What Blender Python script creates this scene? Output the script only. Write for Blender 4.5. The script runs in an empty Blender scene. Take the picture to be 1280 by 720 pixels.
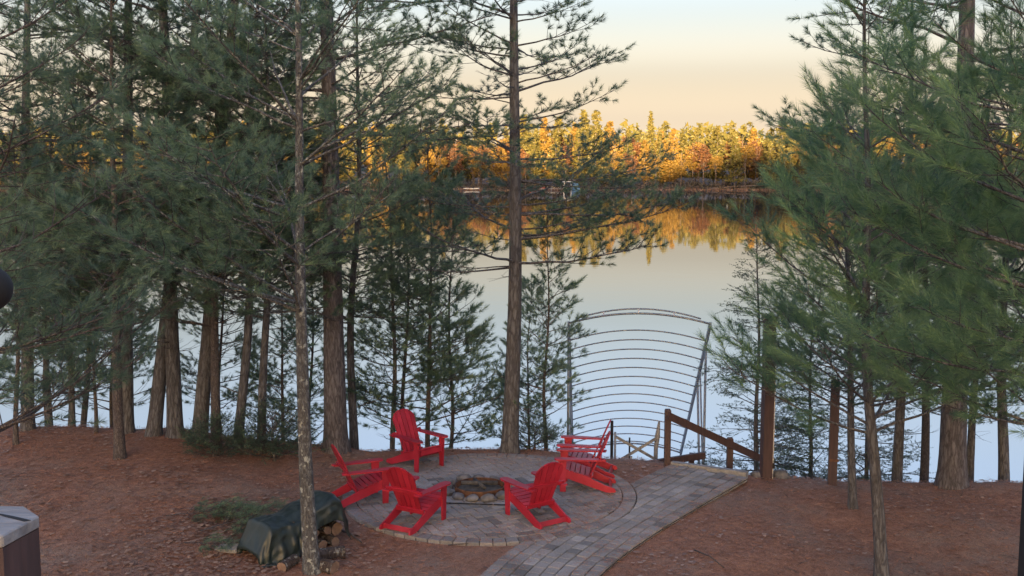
import bpy, bmesh, math, random
import numpy as np
from mathutils import Vector, Matrix, noise as mnoise

R = math.radians
scene = bpy.context.scene
COL = scene.collection
random.seed(7)

# ------------------------------------------------------------------ camera
CAM_H, PITCH, FOC = 5.0, R(6.55), 1350.0
cam_data = bpy.data.cameras.new('camera')
cam_data.sensor_width = 36.0
cam_data.lens = 36.0 * FOC / 1280.0
cam_data.clip_start = 0.05
cam_data.clip_end = 5000.0
cam = bpy.data.objects.new('camera', cam_data)
cam.location = (0, 0, CAM_H)
cam.rotation_euler = (R(90) - PITCH, 0, 0)
COL.objects.link(cam)
scene.camera = cam

# ------------------------------------------------------------------ sky, sun, exposure
SUN_EL, SUN_AZ = R(4.0), R(188)      # low sun behind the house; azimuth from +Y, clockwise
world = bpy.data.worlds.new('World')
scene.world = world
world.use_nodes = True
wn = world.node_tree
for n in list(wn.nodes):
    wn.nodes.remove(n)
w_out = wn.nodes.new('ShaderNodeOutputWorld')
w_bg = wn.nodes.new('ShaderNodeBackground')
w_sky = wn.nodes.new('ShaderNodeTexSky')
w_sky.sky_type = 'NISHITA'
w_sky.sun_disc = False
w_sky.sun_elevation = SUN_EL
w_sky.sun_rotation = SUN_AZ
w_sky.altitude = 300
w_sky.air_density = 1.0
w_sky.dust_density = 10.0
w_sky.ozone_density = 0.0
w_bg.inputs['Strength'].default_value = 0.15
# white balance of the clear sky plus its even multiple-scattered skylight
w_tint = wn.nodes.new('ShaderNodeMix')
w_tint.data_type = 'RGBA'
w_tint.blend_type = 'MULTIPLY'
w_tint.inputs[0].default_value = 1.0
w_tint.inputs[7].default_value = (0.74, 0.86, 1.34, 1)
w_add = wn.nodes.new('ShaderNodeMix')
w_add.data_type = 'RGBA'
w_add.blend_type = 'ADD'
w_add.inputs[0].default_value = 1.0
w_geo = wn.nodes.new('ShaderNodeTexCoord')
w_sep = wn.nodes.new('ShaderNodeSeparateXYZ')
wn.links.new(w_geo.outputs['Generated'], w_sep.inputs[0])
w_ramp = wn.nodes.new('ShaderNodeValToRGB')          # warm haze low on the horizon all the way round
w_ramp.color_ramp.interpolation = 'EASE'
for p_, c_ in ((0.005, (1.42, 1.12, 0.78)), (0.045, (1.12, 0.92, 0.69)), (0.09, (0.68, 0.57, 0.51)), (0.145, (0.24, 0.23, 0.27)), (0.32, (0.12, 0.14, 0.19))):
    e_ = w_ramp.color_ramp.elements.new(p_)
    e_.color = (c_[0] / 2, c_[1] / 2, c_[2] / 2, 1)
w_ramp.color_ramp.elements.remove(w_ramp.color_ramp.elements[0])
w_ramp.color_ramp.elements.remove(w_ramp.color_ramp.elements[-1])
wn.links.new(w_sep.outputs['Z'], w_ramp.inputs[0])
w_dbl = wn.nodes.new('ShaderNodeVectorMath')
w_dbl.operation = 'SCALE'
w_dbl.inputs['Scale'].default_value = 2.0
wn.links.new(w_ramp.outputs[0], w_dbl.inputs[0])
wn.links.new(w_dbl.outputs[0], w_add.inputs[7])
wn.links.new(w_sky.outputs['Color'], w_tint.inputs[6])
wn.links.new(w_tint.outputs[2], w_add.inputs[6])
wn.links.new(w_add.outputs[2], w_bg.inputs['Color'])
wn.links.new(w_bg.outputs['Background'], w_out.inputs['Surface'])

sun_data = bpy.data.lights.new('sun', 'SUN')
sun_data.energy = 5.0
sun_data.angle = R(0.53)
sun_data.color = (1.0, 0.70, 0.36)
sun = bpy.data.objects.new('sun', sun_data)
sd = Vector((math.sin(SUN_AZ) * math.cos(SUN_EL), math.cos(SUN_AZ) * math.cos(SUN_EL), math.sin(SUN_EL)))
sun.rotation_euler = sd.to_track_quat('Z', 'Y').to_euler()
sun.location = (0, -30, 40)
COL.objects.link(sun)

scene.view_settings.view_transform = 'Standard'
scene.view_settings.look = 'None'
scene.view_settings.gamma = 1.0
scene.view_settings.use_curve_mapping = False
scene.view_settings.exposure = 2.35
scene.render.engine = 'CYCLES'
scene.cycles.max_bounces = 8
scene.cycles.diffuse_bounces = 5
scene.cycles.glossy_bounces = 3
scene.cycles.use_denoising = True
scene.cycles.denoiser = 'OPENIMAGEDENOISE'
scene.cycles.denoising_prefilter = 'NONE'
scene.cycles.use_adaptive_sampling = False
scene.cycles.sample_clamp_indirect = 4.0
scene.cycles.blur_glossy = 2.0

# ------------------------------------------------------------------ helpers
def link(o, parent=None):
    COL.objects.link(o)
    if parent is not None:
        o.parent = parent
    return o

def mesh_from(name, verts, faces, smooth=False):
    me = bpy.data.meshes.new(name)
    me.from_pydata([tuple(v) for v in verts], [], faces)
    if smooth:
        me.polygons.foreach_set('use_smooth', [True] * len(me.polygons))
    me.update()
    return me

def obj(name, me, mat, parent=None, kind=None):
    o = bpy.data.objects.new(name, me)
    if mat is not None and len(me.materials) == 0:
        me.materials.append(mat)
    link(o, parent)
    if kind:
        o['kind'] = kind
    return o

def tag(o, label, cat, group=None):
    o['label'] = label
    o['category'] = cat
    if group:
        o['group'] = group
    return o

def empty(name, loc=(0, 0, 0), rz=0.0):
    o = bpy.data.objects.new(name, None)
    o.empty_display_size = 0.2
    o.location = loc
    o.rotation_euler = (0, 0, rz)
    return link(o)

def copy_tree(root, loc, rot=(0, 0, 0), scale=(1, 1, 1)):
    r = root.copy()
    COL.objects.link(r)
    r.location = loc
    r.rotation_euler = rot
    r.scale = scale
    for ch in list(root.children):
        c = ch.copy()
        COL.objects.link(c)
        c.parent = r
        for g in list(ch.children):
            d = g.copy()
            COL.objects.link(d)
            d.parent = c
    return r

class MB:
    """collects shapes into one mesh"""
    def __init__(self):
        self.v, self.f = [], []
    def add(self, verts, faces):
        b = len(self.v)
        self.v.extend([tuple(p) for p in verts])
        self.f.extend([tuple(b + i for i in f) for f in faces])
        return self
    def box(self, c, s, M=None, cham=0.0):
        x, y, z = s[0] / 2, s[1] / 2, s[2] / 2
        vs = [Vector((a * x, b * y, d * z)) for d in (-1, 1) for b in (-1, 1) for a in (-1, 1)]
        if M is not None:
            vs = [M @ p for p in vs]
        vs = [p + Vector(c) for p in vs]
        return self.add(vs, [(0, 2, 3, 1), (4, 5, 7, 6), (0, 1, 5, 4), (2, 6, 7, 3), (0, 4, 6, 2), (1, 3, 7, 5)])
    def prism(self, poly, axis, a, b):
        """polygon (u,w) extruded along axis from a to b; axis x: (u,w)=(y,z); y: (x,z); z: (x,y)"""
        n = len(poly)
        def P(u, w, t):
            return {'x': (t, u, w), 'y': (u, t, w), 'z': (u, w, t)}[axis]
        vs = [P(u, w, a) for u, w in poly] + [P(u, w, b) for u, w in poly]
        fs = [tuple(range(n - 1, -1, -1)), tuple(range(n, 2 * n))]
        for i in range(n):
            j = (i + 1) % n
            fs.append((i, j, n + j, n + i))
        return self.add(vs, fs)
    def tube(self, pts, radii, sides=6, cap=True):
        pts = [Vector(p) for p in pts]
        n = len(pts)
        if not hasattr(radii, '__len__'):
            radii = [radii] * n
        vs, fs = [], []
        ref = None
        for i, p in enumerate(pts):
            d = (pts[min(i + 1, n - 1)] - pts[max(i - 1, 0)]).normalized()
            if ref is None:
                ref = d.orthogonal().normalized()
            else:
                ref = (ref - d * ref.dot(d))
                if ref.length < 1e-6:
                    ref = d.orthogonal()
                ref.normalize()
            b = d.cross(ref)
            for k in range(sides):
                a = 2 * math.pi * k / sides
                vs.append(p + (ref * math.cos(a) + b * math.sin(a)) * radii[i])
        for i in range(n - 1):
            for k in range(sides):
                k2 = (k + 1) % sides
                fs.append((i * sides + k, i * sides + k2, (i + 1) * sides + k2, (i + 1) * sides + k))
        if cap:
            fs.append(tuple(range(sides - 1, -1, -1)))
            fs.append(tuple((n - 1) * sides + k for k in range(sides)))
        return self.add(vs, fs)
    def mesh(self, name, smooth=False, bevel=0.0):
        me = mesh_from(name, self.v, self.f, smooth)
        bm = bmesh.new()
        bm.from_mesh(me)
        bmesh.ops.recalc_face_normals(bm, faces=bm.faces)
        if bevel > 0:
            bmesh.ops.bevel(bm, geom=list(bm.edges), offset=bevel, segments=1, affect='EDGES', profile=0.5)
        bm.to_mesh(me)
        bm.free()
        return me
    def build(self, name, mat, parent=None, smooth=False, bevel=0.0, kind=None):
        return obj(name, self.mesh(name, smooth, bevel), mat, parent, kind)

def ray(px, py):
    d = Vector((px - 640, FOC * math.cos(PITCH) + (360 - py) * math.sin(PITCH), -FOC * math.sin(PITCH) + (360 - py) * math.cos(PITCH)))
    return d / d.y
def at(px, py, Y):
    """the point at distance Y in front of the house"""
    d = ray(px, py)
    return Vector((d.x * Y, Y, CAM_H + d.z * Y))

# ------------------------------------------------------------------ materials
def mat_new(name):
    m = bpy.data.materials.new(name)
    m.use_nodes = True
    nt = m.node_tree
    for n in list(nt.nodes):
        nt.nodes.remove(n)
    out = nt.nodes.new('ShaderNodeOutputMaterial')
    b = nt.nodes.new('ShaderNodeBsdfPrincipled')
    nt.links.new(b.outputs[0], out.inputs['Surface'])
    return m, nt, b, out
def N(nt, t, **kw):
    n = nt.nodes.new(t)
    for k, v in kw.items():
        if k in n.inputs:
            n.inputs[k].default_value = v
        else:
            setattr(n, k, v)
    return n
def ramp(nt, src, stops, interp='LINEAR'):
    r = nt.nodes.new('ShaderNodeValToRGB')
    r.color_ramp.interpolation = interp
    e = r.color_ramp.elements
    while len(e) < len(stops):
        e.new(0.5)
    for i, (p, c) in enumerate(stops):
        e[i].position = p
        e[i].color = (c[0], c[1], c[2], 1) if len(c) == 3 else c
    nt.links.new(src, r.inputs[0])
    return r
def coords(nt, space='Object', scale=(1, 1, 1)):
    tc = nt.nodes.new('ShaderNodeTexCoord')
    mp = nt.nodes.new('ShaderNodeMapping')
    mp.inputs['Scale'].default_value = scale
    nt.links.new(tc.outputs[space], mp.inputs['Vector'])
    return mp.outputs['Vector']
def noise_tex(nt, vec, scale, detail=4, rough=0.6):
    n = nt.nodes.new('ShaderNodeTexNoise')
    n.inputs['Scale'].default_value = scale
    n.inputs['Detail'].default_value = detail
    n.inputs['Roughness'].default_value = rough
    nt.links.new(vec, n.inputs['Vector'])
    return n
def bump(nt, bsdf, src, strength, dist):
    b = nt.nodes.new('ShaderNodeBump')
    b.inputs['Strength'].default_value = strength
    b.inputs['Distance'].default_value = dist
    nt.links.new(src, b.inputs['Height'])
    nt.links.new(b.outputs[0], bsdf.inputs['Normal'])
    return b
def mixc(nt, fac, a, b, mode='MIX'):
    m = nt.nodes.new('ShaderNodeMix')
    m.data_type = 'RGBA'
    m.blend_type = mode
    for sock, v in ((m.inputs[0], fac), (m.inputs[6], a), (m.inputs[7], b)):
        if hasattr(v, 'links'):
            nt.links.new(v, sock)
        elif isinstance(v, (tuple, list)):
            sock.default_value = (v[0], v[1], v[2], 1)
        else:
            sock.default_value = v
    return m.outputs[2]

def mat_simple(name, c1, c2, scale=6.0, rough=0.7, bump_s=0.2, stretch=(1, 1, 1), space='Object', metallic=0.0, detail=5, dist=0.02, perobj=0.0):
    m, nt, b, _ = mat_new(name)
    v = coords(nt, space, stretch)
    n = noise_tex(nt, v, scale, detail)
    r = ramp(nt, n.outputs['Fac'], [(0.3, c1), (0.7, c2)])
    c = r.outputs[0]
    if perobj > 0:
        oi = nt.nodes.new('ShaderNodeObjectInfo')
        rr = ramp(nt, oi.outputs['Random'], [(0, (1 - perobj,) * 3), (1, (1 + perobj,) * 3)])
        c = mixc(nt, 1.0, c, rr.outputs[0], 'MULTIPLY')
    nt.links.new(c, b.inputs['Base Color'])
    b.inputs['Roughness'].default_value = rough
    b.inputs['Metallic'].default_value = metallic
    if bump_s > 0:
        bump(nt, b, n.outputs['Fac'], bump_s, dist)
    return m

def mat_bark(name, dark, light, lichen=None, vs=(7, 7, 1.6)):
    m, nt, b, _ = mat_new(name)
    v = coords(nt, 'Object', vs)
    vo = nt.nodes.new('ShaderNodeTexVoronoi')
    vo.feature = 'DISTANCE_TO_EDGE'
    vo.inputs['Scale'].default_value = 2.4
    n0 = noise_tex(nt, v, 1.6, 4)
    ad = nt.nodes.new('ShaderNodeVectorMath')
    ad.operation = 'ADD'
    nt.links.new(v, ad.inputs[0])
    nt.links.new(n0.outputs['Color'], ad.inputs[1])
    nt.links.new(ad.outputs[0], vo.inputs['Vector'])
    n = noise_tex(nt, v, 3.0, 6, 0.7)
    r = ramp(nt, n.outputs['Fac'], [(0.25, dark), (0.75, light)])
    r2 = ramp(nt, vo.outputs['Distance'], [(0.0, (0.45, 0.42, 0.42)), (0.22, (1, 1, 1))])
    c = mixc(nt, 1.0, r.outputs[0], r2.outputs[0], 'MULTIPLY')
    if lichen:
        v2 = coords(nt, 'Object', (1, 1, 0.8))
        nl = noise_tex(nt, v2, 14.0, 4, 0.65)
        rl = ramp(nt, nl.outputs['Fac'], [(0.56, (0, 0, 0)), (0.64, (1, 1, 1))])
        c = mixc(nt, rl.outputs[0], c, lichen)
    nt.links.new(c, b.inputs['Base Color'])
    b.inputs['Roughness'].default_value = 0.9
    bump(nt, b, r2.outputs[0], 0.7, 0.02)
    return m

def mat_needles(name, dark, light, transl=0.3, ior=1.3):
    m, nt, b, out = mat_new(name)
    at_ = nt.nodes.new('ShaderNodeAttribute')
    at_.attribute_name = 'tone'
    oi = nt.nodes.new('ShaderNodeObjectInfo')
    r = ramp(nt, at_.outputs['Fac'], [(0.0, dark), (1.0, light)])
    rr = ramp(nt, oi.outputs['Random'], [(0, (0.85, 0.85, 0.85)), (1, (1.12, 1.12, 1.12))])
    c = mixc(nt, 1.0, r.outputs[0], rr.outputs[0], 'MULTIPLY')
    d = b
    d.inputs['Roughness'].default_value = 0.42
    d.inputs['IOR'].default_value = ior
    t = nt.nodes.new('ShaderNodeBsdfTranslucent')
    mx = nt.nodes.new('ShaderNodeMixShader')
    mx.inputs[0].default_value = transl
    nt.links.new(c, d.inputs['Base Color'])
    nt.links.new(c, t.inputs['Color'])
    nt.links.new(d.outputs[0], mx.inputs[1])
    nt.links.new(t.outputs[0], mx.inputs[2])
    nt.links.new(mx.outputs[0], out.inputs['Surface'])
    return m

# ground: red-brown pine duff
def mat_ground():
    m, nt, b, _ = mat_new('pine_duff')
    v = coords(nt, 'Object')
    n1 = noise_tex(nt, v, 0.55, 5, 0.6)
    n2 = noise_tex(nt, v, 9.0, 6, 0.7)
    n3 = noise_tex(nt, v, 60.0, 3, 0.6)
    c1 = ramp(nt, n2.outputs['Fac'], [(0.25, (0.18, 0.092, 0.066)), (0.5, (0.33, 0.18, 0.125)), (0.75, (0.45, 0.27, 0.19))])
    c2 = ramp(nt, n1.outputs['Fac'], [(0.46, (0, 0, 0)), (0.68, (1, 1, 1))])
    c = mixc(nt, c2.outputs[0], c1.outputs[0], (0.30, 0.235, 0.195))
    c3 = ramp(nt, n3.outputs['Fac'], [(0.3, (0.6, 0.6, 0.6)), (0.7, (1.3, 1.25, 1.2))])
    c = mixc(nt, 0.8, c, c3.outputs[0], 'MULTIPLY')
    nt.links.new(c, b.inputs['Base Color'])
    b.inputs['Roughness'].default_value = 0.95
    b.inputs['Specular IOR Level'].default_value = 0.1
    ad = nt.nodes.new('ShaderNodeMath')
    ad.operation = 'ADD'
    nt.links.new(n2.outputs['Fac'], ad.inputs[0])
    nt.links.new(n3.outputs['Fac'], ad.inputs[1])
    bump(nt, b, ad.outputs[0], 0.7, 0.03)
    return m

def mat_water():
    m, nt, b, _ = mat_new('lake_water')
    v = coords(nt, 'Object', (0.35, 1.0, 1.0))
    n1 = noise_tex(nt, v, 0.9, 3, 0.5)
    v2 = coords(nt, 'Object', (0.03, 0.08, 1.0))
    n2 = noise_tex(nt, v2, 1.0, 2, 0.5)
    mu = nt.nodes.new('ShaderNodeMath')
    mu.operation = 'MULTIPLY'
    nt.links.new(n1.outputs['Fac'], mu.inputs[0])
    r = ramp(nt, n2.outputs['Fac'], [(0.35, (0.3, 0.3, 0.3)), (0.65, (1, 1, 1))])
    nt.links.new(r.outputs[0], mu.inputs[1])
    b.inputs['Base Color'].default_value = (0.02, 0.03, 0.035, 1)
    b.inputs['Roughness'].default_value = 0.02
    b.inputs['IOR'].default_value = 7.0
    bump(nt, b, mu.outputs[0], 0.09, 0.04)
    return m

def mat_paver():
    m, nt, b, _ = mat_new('concrete_paver')
    v = coords(nt, 'Object')
    geo = nt.nodes.new('ShaderNodeNewGeometry')
    n = noise_tex(nt, geo.outputs['Position'], 45.0, 4, 0.7)
    n2 = noise_tex(nt, geo.outputs['Position'], 1.3, 4, 0.6)
    at_ = nt.nodes.new('ShaderNodeObjectInfo')
    c = ramp(nt, at_.outputs['Random'], [(0.0, (0.15, 0.147, 0.147)), (0.25, (0.245, 0.24, 0.242)), (0.55, (0.285, 0.277, 0.276)), (0.8, (0.31, 0.285, 0.278)), (1.0, (0.355, 0.348, 0.345))])
    c2 = ramp(nt, n.outputs['Fac'], [(0.25, (0.72, 0.72, 0.72)), (0.75, (1.2, 1.2, 1.2))])
    cc = mixc(nt, 1.0, c.outputs[0], c2.outputs[0], 'MULTIPLY')
    c3 = ramp(nt, n2.outputs['Fac'], [(0.35, (0.8, 0.8, 0.78)), (0.65, (1.1, 1.08, 1.06))])
    cc = mixc(nt, 1.0, cc, c3.outputs[0], 'MULTIPLY')
    nt.links.new(cc, b.inputs['Base Color'])
    b.inputs['Roughness'].default_value = 0.85
    bump(nt, b, n.outputs['Fac'], 0.4, 0.004)
    return m

M = {}
M['duff'] = mat_ground()
M['water'] = mat_water()
M['paver'] = mat_paver()
M['joint'] = mat_simple('joint_sand', (0.03, 0.027, 0.022), (0.06, 0.05, 0.042), 40, 0.95, 0.4)
def mat_red():
    m, nt, b, _ = mat_new('red_painted_board')
    v = coords(nt, 'Object')
    n1 = noise_tex(nt, v, 4.0, 5, 0.65)
    n2 = noise_tex(nt, v, 38.0, 4, 0.7)
    oi = nt.nodes.new('ShaderNodeObjectInfo')
    c = ramp(nt, n1.outputs['Fac'], [(0.3, (0.31, 0.010, 0.024)), (0.7, (0.45, 0.022, 0.048))]).outputs[0]
    c = mixc(nt, 1.0, c, ramp(nt, oi.outputs['Random'], [(0, (.82, .82, .82)), (1, (1.12, 1.12, 1.12))]).outputs[0], 'MULTIPLY')
    dirt = ramp(nt, n2.outputs['Fac'], [(0.60, (0, 0, 0)), (0.78, (.35, .35, .35))])
    c = mixc(nt, dirt.outputs[0], c, (0.22, 0.10, 0.08))
    nt.links.new(c, b.inputs['Base Color'])
    r = ramp(nt, n1.outputs['Fac'], [(0.3, (.38, .38, .38)), (0.7, (.62, .62, .62))])
    nt.links.new(r.outputs[0], b.inputs['Roughness'])
    bump(nt, b, n2.outputs['Fac'], 0.12, 0.01)
    return m
M['red'] = mat_red()
M['stone'] = mat_simple('field_stone', (0.065, 0.065, 0.07), (0.19, 0.185, 0.19), 7, 0.85, 0.6, perobj=0.25)
M['rust'] = mat_simple('rusty_iron', (0.05, 0.025, 0.015), (0.20, 0.09, 0.045), 12, 0.8, 0.4)
M['ash'] = mat_simple('cold_ash', (0.03, 0.03, 0.03), (0.12, 0.11, 0.10), 14, 0.95, 0.5)
M['black'] = mat_simple('black_metal', (0.006, 0.006, 0.007), (0.012, 0.012, 0.013), 20, 0.8, 0.1)
M['stain'] = mat_simple('red_brown_timber', (0.046, 0.028, 0.028), (0.088, 0.050, 0.048), 5, 0.65, 0.25, (6, 6, 0.7))
M['grey_wood'] = mat_simple('weathered_wood', (0.17, 0.165, 0.165), (0.33, 0.325, 0.32), 5, 0.85, 0.4, (1, 6, 6))
M['galv'] = mat_simple('galvanised_tube', (0.20, 0.225, 0.26), (0.29, 0.32, 0.36), 8, 0.45, 0.05, metallic=0.2)
M['tarp'] = mat_simple('dark_green_tarp', (0.012, 0.020, 0.019), (0.022, 0.036, 0.034), 3, 0.42, 0.12)
M['log_bark'] = mat_bark('firewood_bark', (0.035, 0.026, 0.022), (0.12, 0.09, 0.075), (0.25, 0.25, 0.22))
M['log_end'] = mat_simple('split_wood', (0.11, 0.07, 0.05), (0.26, 0.17, 0.12), 9, 0.8, 0.3)
M['bark_pine'] = mat_bark('pine_bark', (0.060, 0.060, 0.063), (0.185, 0.185, 0.195))
M['bark_red'] = mat_bark('red_pine_bark', (0.066, 0.061, 0.065), (0.195, 0.182, 0.195))
M['bark_lichen'] = mat_bark('lichened_bark', (0.065, 0.067, 0.068), (0.19, 0.195, 0.195), (0.36, 0.38, 0.35), (10, 10, 4))
M['bark_young'] = mat_bark('young_bark', (0.065, 0.056, 0.054), (0.18, 0.155, 0.148), None, (14, 14, 5))
M['needle_white'] = mat_needles('white_pine_needles', (0.066, 0.130, 0.095), (0.24, 0.345, 0.19), 0.48, 1.65)
M['needle_red'] = mat_needles('red_pine_needles', (0.058, 0.145, 0.10), (0.26, 0.40, 0.18), 0.48, 1.65)
M['needle_dark'] = mat_needles('hemlock_needles', (0.045, 0.085, 0.06), (0.11, 0.175, 0.10), 0.42, 1.65)
M['far_pine'] = mat_needles('far_pine_foliage', (0.085, 0.085, 0.028), (0.19, 0.155, 0.045), 0.15)
M['far_gold'] = mat_needles('far_gold_foliage', (0.17, 0.115, 0.03), (0.33, 0.20, 0.05), 0.2)
M['far_russet'] = mat_needles('far_russet_foliage', (0.12, 0.055, 0.03), (0.22, 0.11, 0.05), 0.2)
M['far_bark'] = mat_simple('far_bark', (0.10, 0.075, 0.065), (0.20, 0.16, 0.14), 3, 0.9, 0.0)
M['brush'] = mat_needles('bare_brush', (0.13, 0.115, 0.125), (0.22, 0.19, 0.20), 0.1)
M['thicket'] = mat_needles('shore_thicket', (0.045, 0.055, 0.035), (0.15, 0.115, 0.095), 0.15)
M['shore'] = mat_simple('marsh_shore', (0.08, 0.06, 0.05), (0.15, 0.115, 0.09), 0.5, 0.95, 0.3)
M['hill'] = mat_simple('shade_hill', (0.03, 0.05, 0.025), (0.07, 0.08, 0.04), 0.2, 0.95, 0.0)
M['leaf'] = mat_needles('dry_leaves', (0.15, 0.075, 0.05), (0.46, 0.31, 0.23), 0.15)
M['duff_needle'] = mat_needles('fallen_needles', (0.17, 0.082, 0.055), (0.48, 0.245, 0.16), 0.1)
M['white'] = mat_simple('white_paint', (0.7, 0.7, 0.7), (0.8, 0.8, 0.8), 5, 0.6, 0.0)
M['blue'] = mat_simple('blue_tarp', (0.04, 0.14, 0.32), (0.06, 0.2, 0.4), 5, 0.5, 0.0)
M['canoe_red'] = mat_simple('red_hull', (0.5, 0.06, 0.03), (0.6, 0.1, 0.05), 5, 0.4, 0.0)

# ------------------------------------------------------------------ terrain
LIPX = [-60, -8.9, -6.2, -3.3, 0, 2.2, 4.3, 8.5, 60]
LIPY = [21, 19.7, 19.5, 19.05, 18.75, 18.15, 17.45, 17.15, 17]
PATIO = (-0.34, 15.95, 2.22)          # x, y, radius
WATER_Z = -2.4
def lip(x):
    return float(np.interp(x, LIPX, LIPY))
def sstep(a, b, t):
    t = min(max((t - a) / (b - a), 0), 1)
    return t * t * (3 - 2 * t)
def ground_z(x, y):
    flat = sstep(0.2, 1.2, math.hypot(x - PATIO[0], y - PATIO[1]) - PATIO[2])
    # the path corridor stays level too
    base = 0.22 * sstep(-3.2, -6.5, x) * sstep(12, 17, y) - 0.10 * sstep(2.5, 5.5, x)
    nz = mnoise.noise(Vector((x * 0.55, y * 0.55, 3.1))) * 0.09 + mnoise.noise(Vector((x * 2.1, y * 2.1, 7.7))) * 0.025
    keep = flat * sstep(0.0, 1.0, path_clear(x, y))
    z = base + (nz + 0.02) * keep
    s = y - lip(x) - 0.25 * mnoise.noise(Vector((x * 0.8, 1.3, 0.2)))
    z -= 0.78 * (math.sqrt(s * s + 0.06) + s) / 2
    return max(z, -4.4 + 0.1 * mnoise.noise(Vector((x * .2, y * .2, 0))))

# path centreline (world x, y): from the house up round the patio to the stair head
PATH = [Vector(p) for p in ((-0.25, 10.2), (0.02, 11.6), (0.37, 12.71), (0.80, 13.6), (1.50, 14.72), (2.36, 15.95), (3.2, 17.12))]
PATH_W = 1.36
def catmull(P, n):
    out = []
    Q = [P[0] * 2 - P[1]] + list(P) + [P[-1] * 2 - P[-2]]
    for i in range(1, len(Q) - 2):
        a, b, c, d = Q[i - 1], Q[i], Q[i + 1], Q[i + 2]
        for k in range(n):
            t = k / n
            out.append(0.5 * ((2 * b) + (c - a) * t + (2 * a - 5 * b + 4 * c - d) * t * t + (3 * b - 3 * c + d - a) * t ** 3))
    out.append(Q[-2])
    return out
PATHC = catmull(PATH, 10)
def path_clear(x, y):
    return min((p.x - x) ** 2 + (p.y - y) ** 2 for p in PATHC) ** 0.5 - PATH_W / 2

def ground_at(px, py):
    """where the sight line meets the near ground"""
    d = ray(px, py)
    Y = 6.0
    while Y < 24:
        if CAM_H + d.z * Y <= ground_z(d.x * Y, Y):
            break
        Y += 0.02
    return Vector((d.x * Y, Y, ground_z(d.x * Y, Y)))

def grid_mesh(name, xs, ys, fn, smooth=True):
    V = [(x, y, fn(x, y)) for y in ys for x in xs]
    nx = len(xs)
    F = [(j * nx + i, j * nx + i + 1, (j + 1) * nx + i + 1, (j + 1) * nx + i) for j in range(len(ys) - 1) for i in range(nx - 1)]
    return mesh_from(name, V, F, smooth)

xs = sorted(set([round(-60 + 4 * i, 3) for i in range(13)] + [round(-12 + 0.16 * i, 3) for i in range(151)] + [round(12 + 4 * i, 3) for i in range(1, 13)]))
ys = sorted(set([round(-20 + 2.5 * i, 3) for i in range(11)] + [round(7.6 + 0.16 * i, 3) for i in range(100)] + [round(24 + 2 * i, 3) for i in range(6)]))
ground = obj('ground', grid_mesh('ground', xs, ys, ground_z), M['duff'], kind='structure')

# unseen hill added behind the house; its crest blocks low sun from this shore
def hill_z(x, y):
    t = sstep(-40, -420, y)
    crest = 52.5 + 5.5 * mnoise.noise(Vector((x * 0.02, 5.0, 0))) + 4.0 * mnoise.noise(Vector((x * 0.07, 9.0, 0))) + 3.0 * mnoise.noise(Vector((x * 0.25, 2.0, 0)))
    crest += 9 * math.exp(-((x + 25) / 16) ** 2) + 7 * math.exp(-((x + 112) / 14) ** 2)  # humps shaped to raise the shadow edge on parts of the far wood
    return -0.4 + t * crest
hx = [-900 + 7.5 * i for i in range(241)]
hy = [-20 - 20 * i for i in range(24)]
obj('shade_hill', grid_mesh('shade_hill', hx, hy, hill_z), M['hill'], kind='structure')

# the lake
lw = MB().add([(-700, 14, WATER_Z), (700, 14, WATER_Z), (700, 420, WATER_Z), (-700, 420, WATER_Z)], [(0, 1, 2, 3)])
lake = lw.build('lake', M['water'], kind='structure')

# far shore
def shore_y(x):
    return 303 + 7 * math.sin(x * 0.021 + 1.0) + 3.5 * mnoise.noise(Vector((x * 0.06, 0.0, 4.0)))
def far_z(x, y):
    s = y - shore_y(x)
    z = -3.4 + 1.0 * sstep(-8, 0, s) + 0.7 * sstep(0, 5, s) + 2.0 * sstep(6, 60, s) + 14 * sstep(50, 400, s)
    return z + 0.15 * mnoise.noise(Vector((x * 0.3, y * 0.3, 0)))
fx = [-700 + 20 * i for i in range(23)] + [-250 + 4 * i for i in range(126)] + [260 + 20 * i for i in range(23)]
fy = [285 + 2.0 * i for i in range(24)] + [335 + 15 * i for i in range(25)] + [760, 1200, 2500]
obj('far_shore', grid_mesh('far_shore', fx, fy, far_z), M['shore'], kind='structure')

# ------------------------------------------------------------------ patio and path
TOP = 0.05
def paver_mesh(poly, z0, z1, inset=0.006):
    n = len(poly)
    cx = sum(p[0] for p in poly) / n
    cy = sum(p[1] for p in poly) / n
    def ins(p):
        d = math.hypot(p[0] - cx, p[1] - cy) or 1
        k = max(d - inset * 1.5, d * 0.5) / d
        return (cx + (p[0] - cx) * k, cy + (p[1] - cy) * k)
    V = [(x, y, z0) for x, y in poly] + [(x, y, z1 - inset) for x, y in poly] + [(ins(p)[0], ins(p)[1], z1) for p in poly]
    F = []
    for r in (0, 1):
        for i in range(n):
            j = (i + 1) % n
            F.append((r * n + i, r * n + j, (r + 1) * n + j, (r + 1) * n + i))
    F.append(tuple(2 * n + i for i in range(n)))
    return V, F
def shrink(poly, g):
    n = len(poly)
    cx = sum(p[0] for p in poly) / n
    cy = sum(p[1] for p in poly) / n
    out = []
    for x, y in poly:
        d = math.hypot(x - cx, y - cy)
        k = max(0.3, (d - g) / d)
        out.append((cx + (x - cx) * k, cy + (y - cy) * k))
    return out
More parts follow.
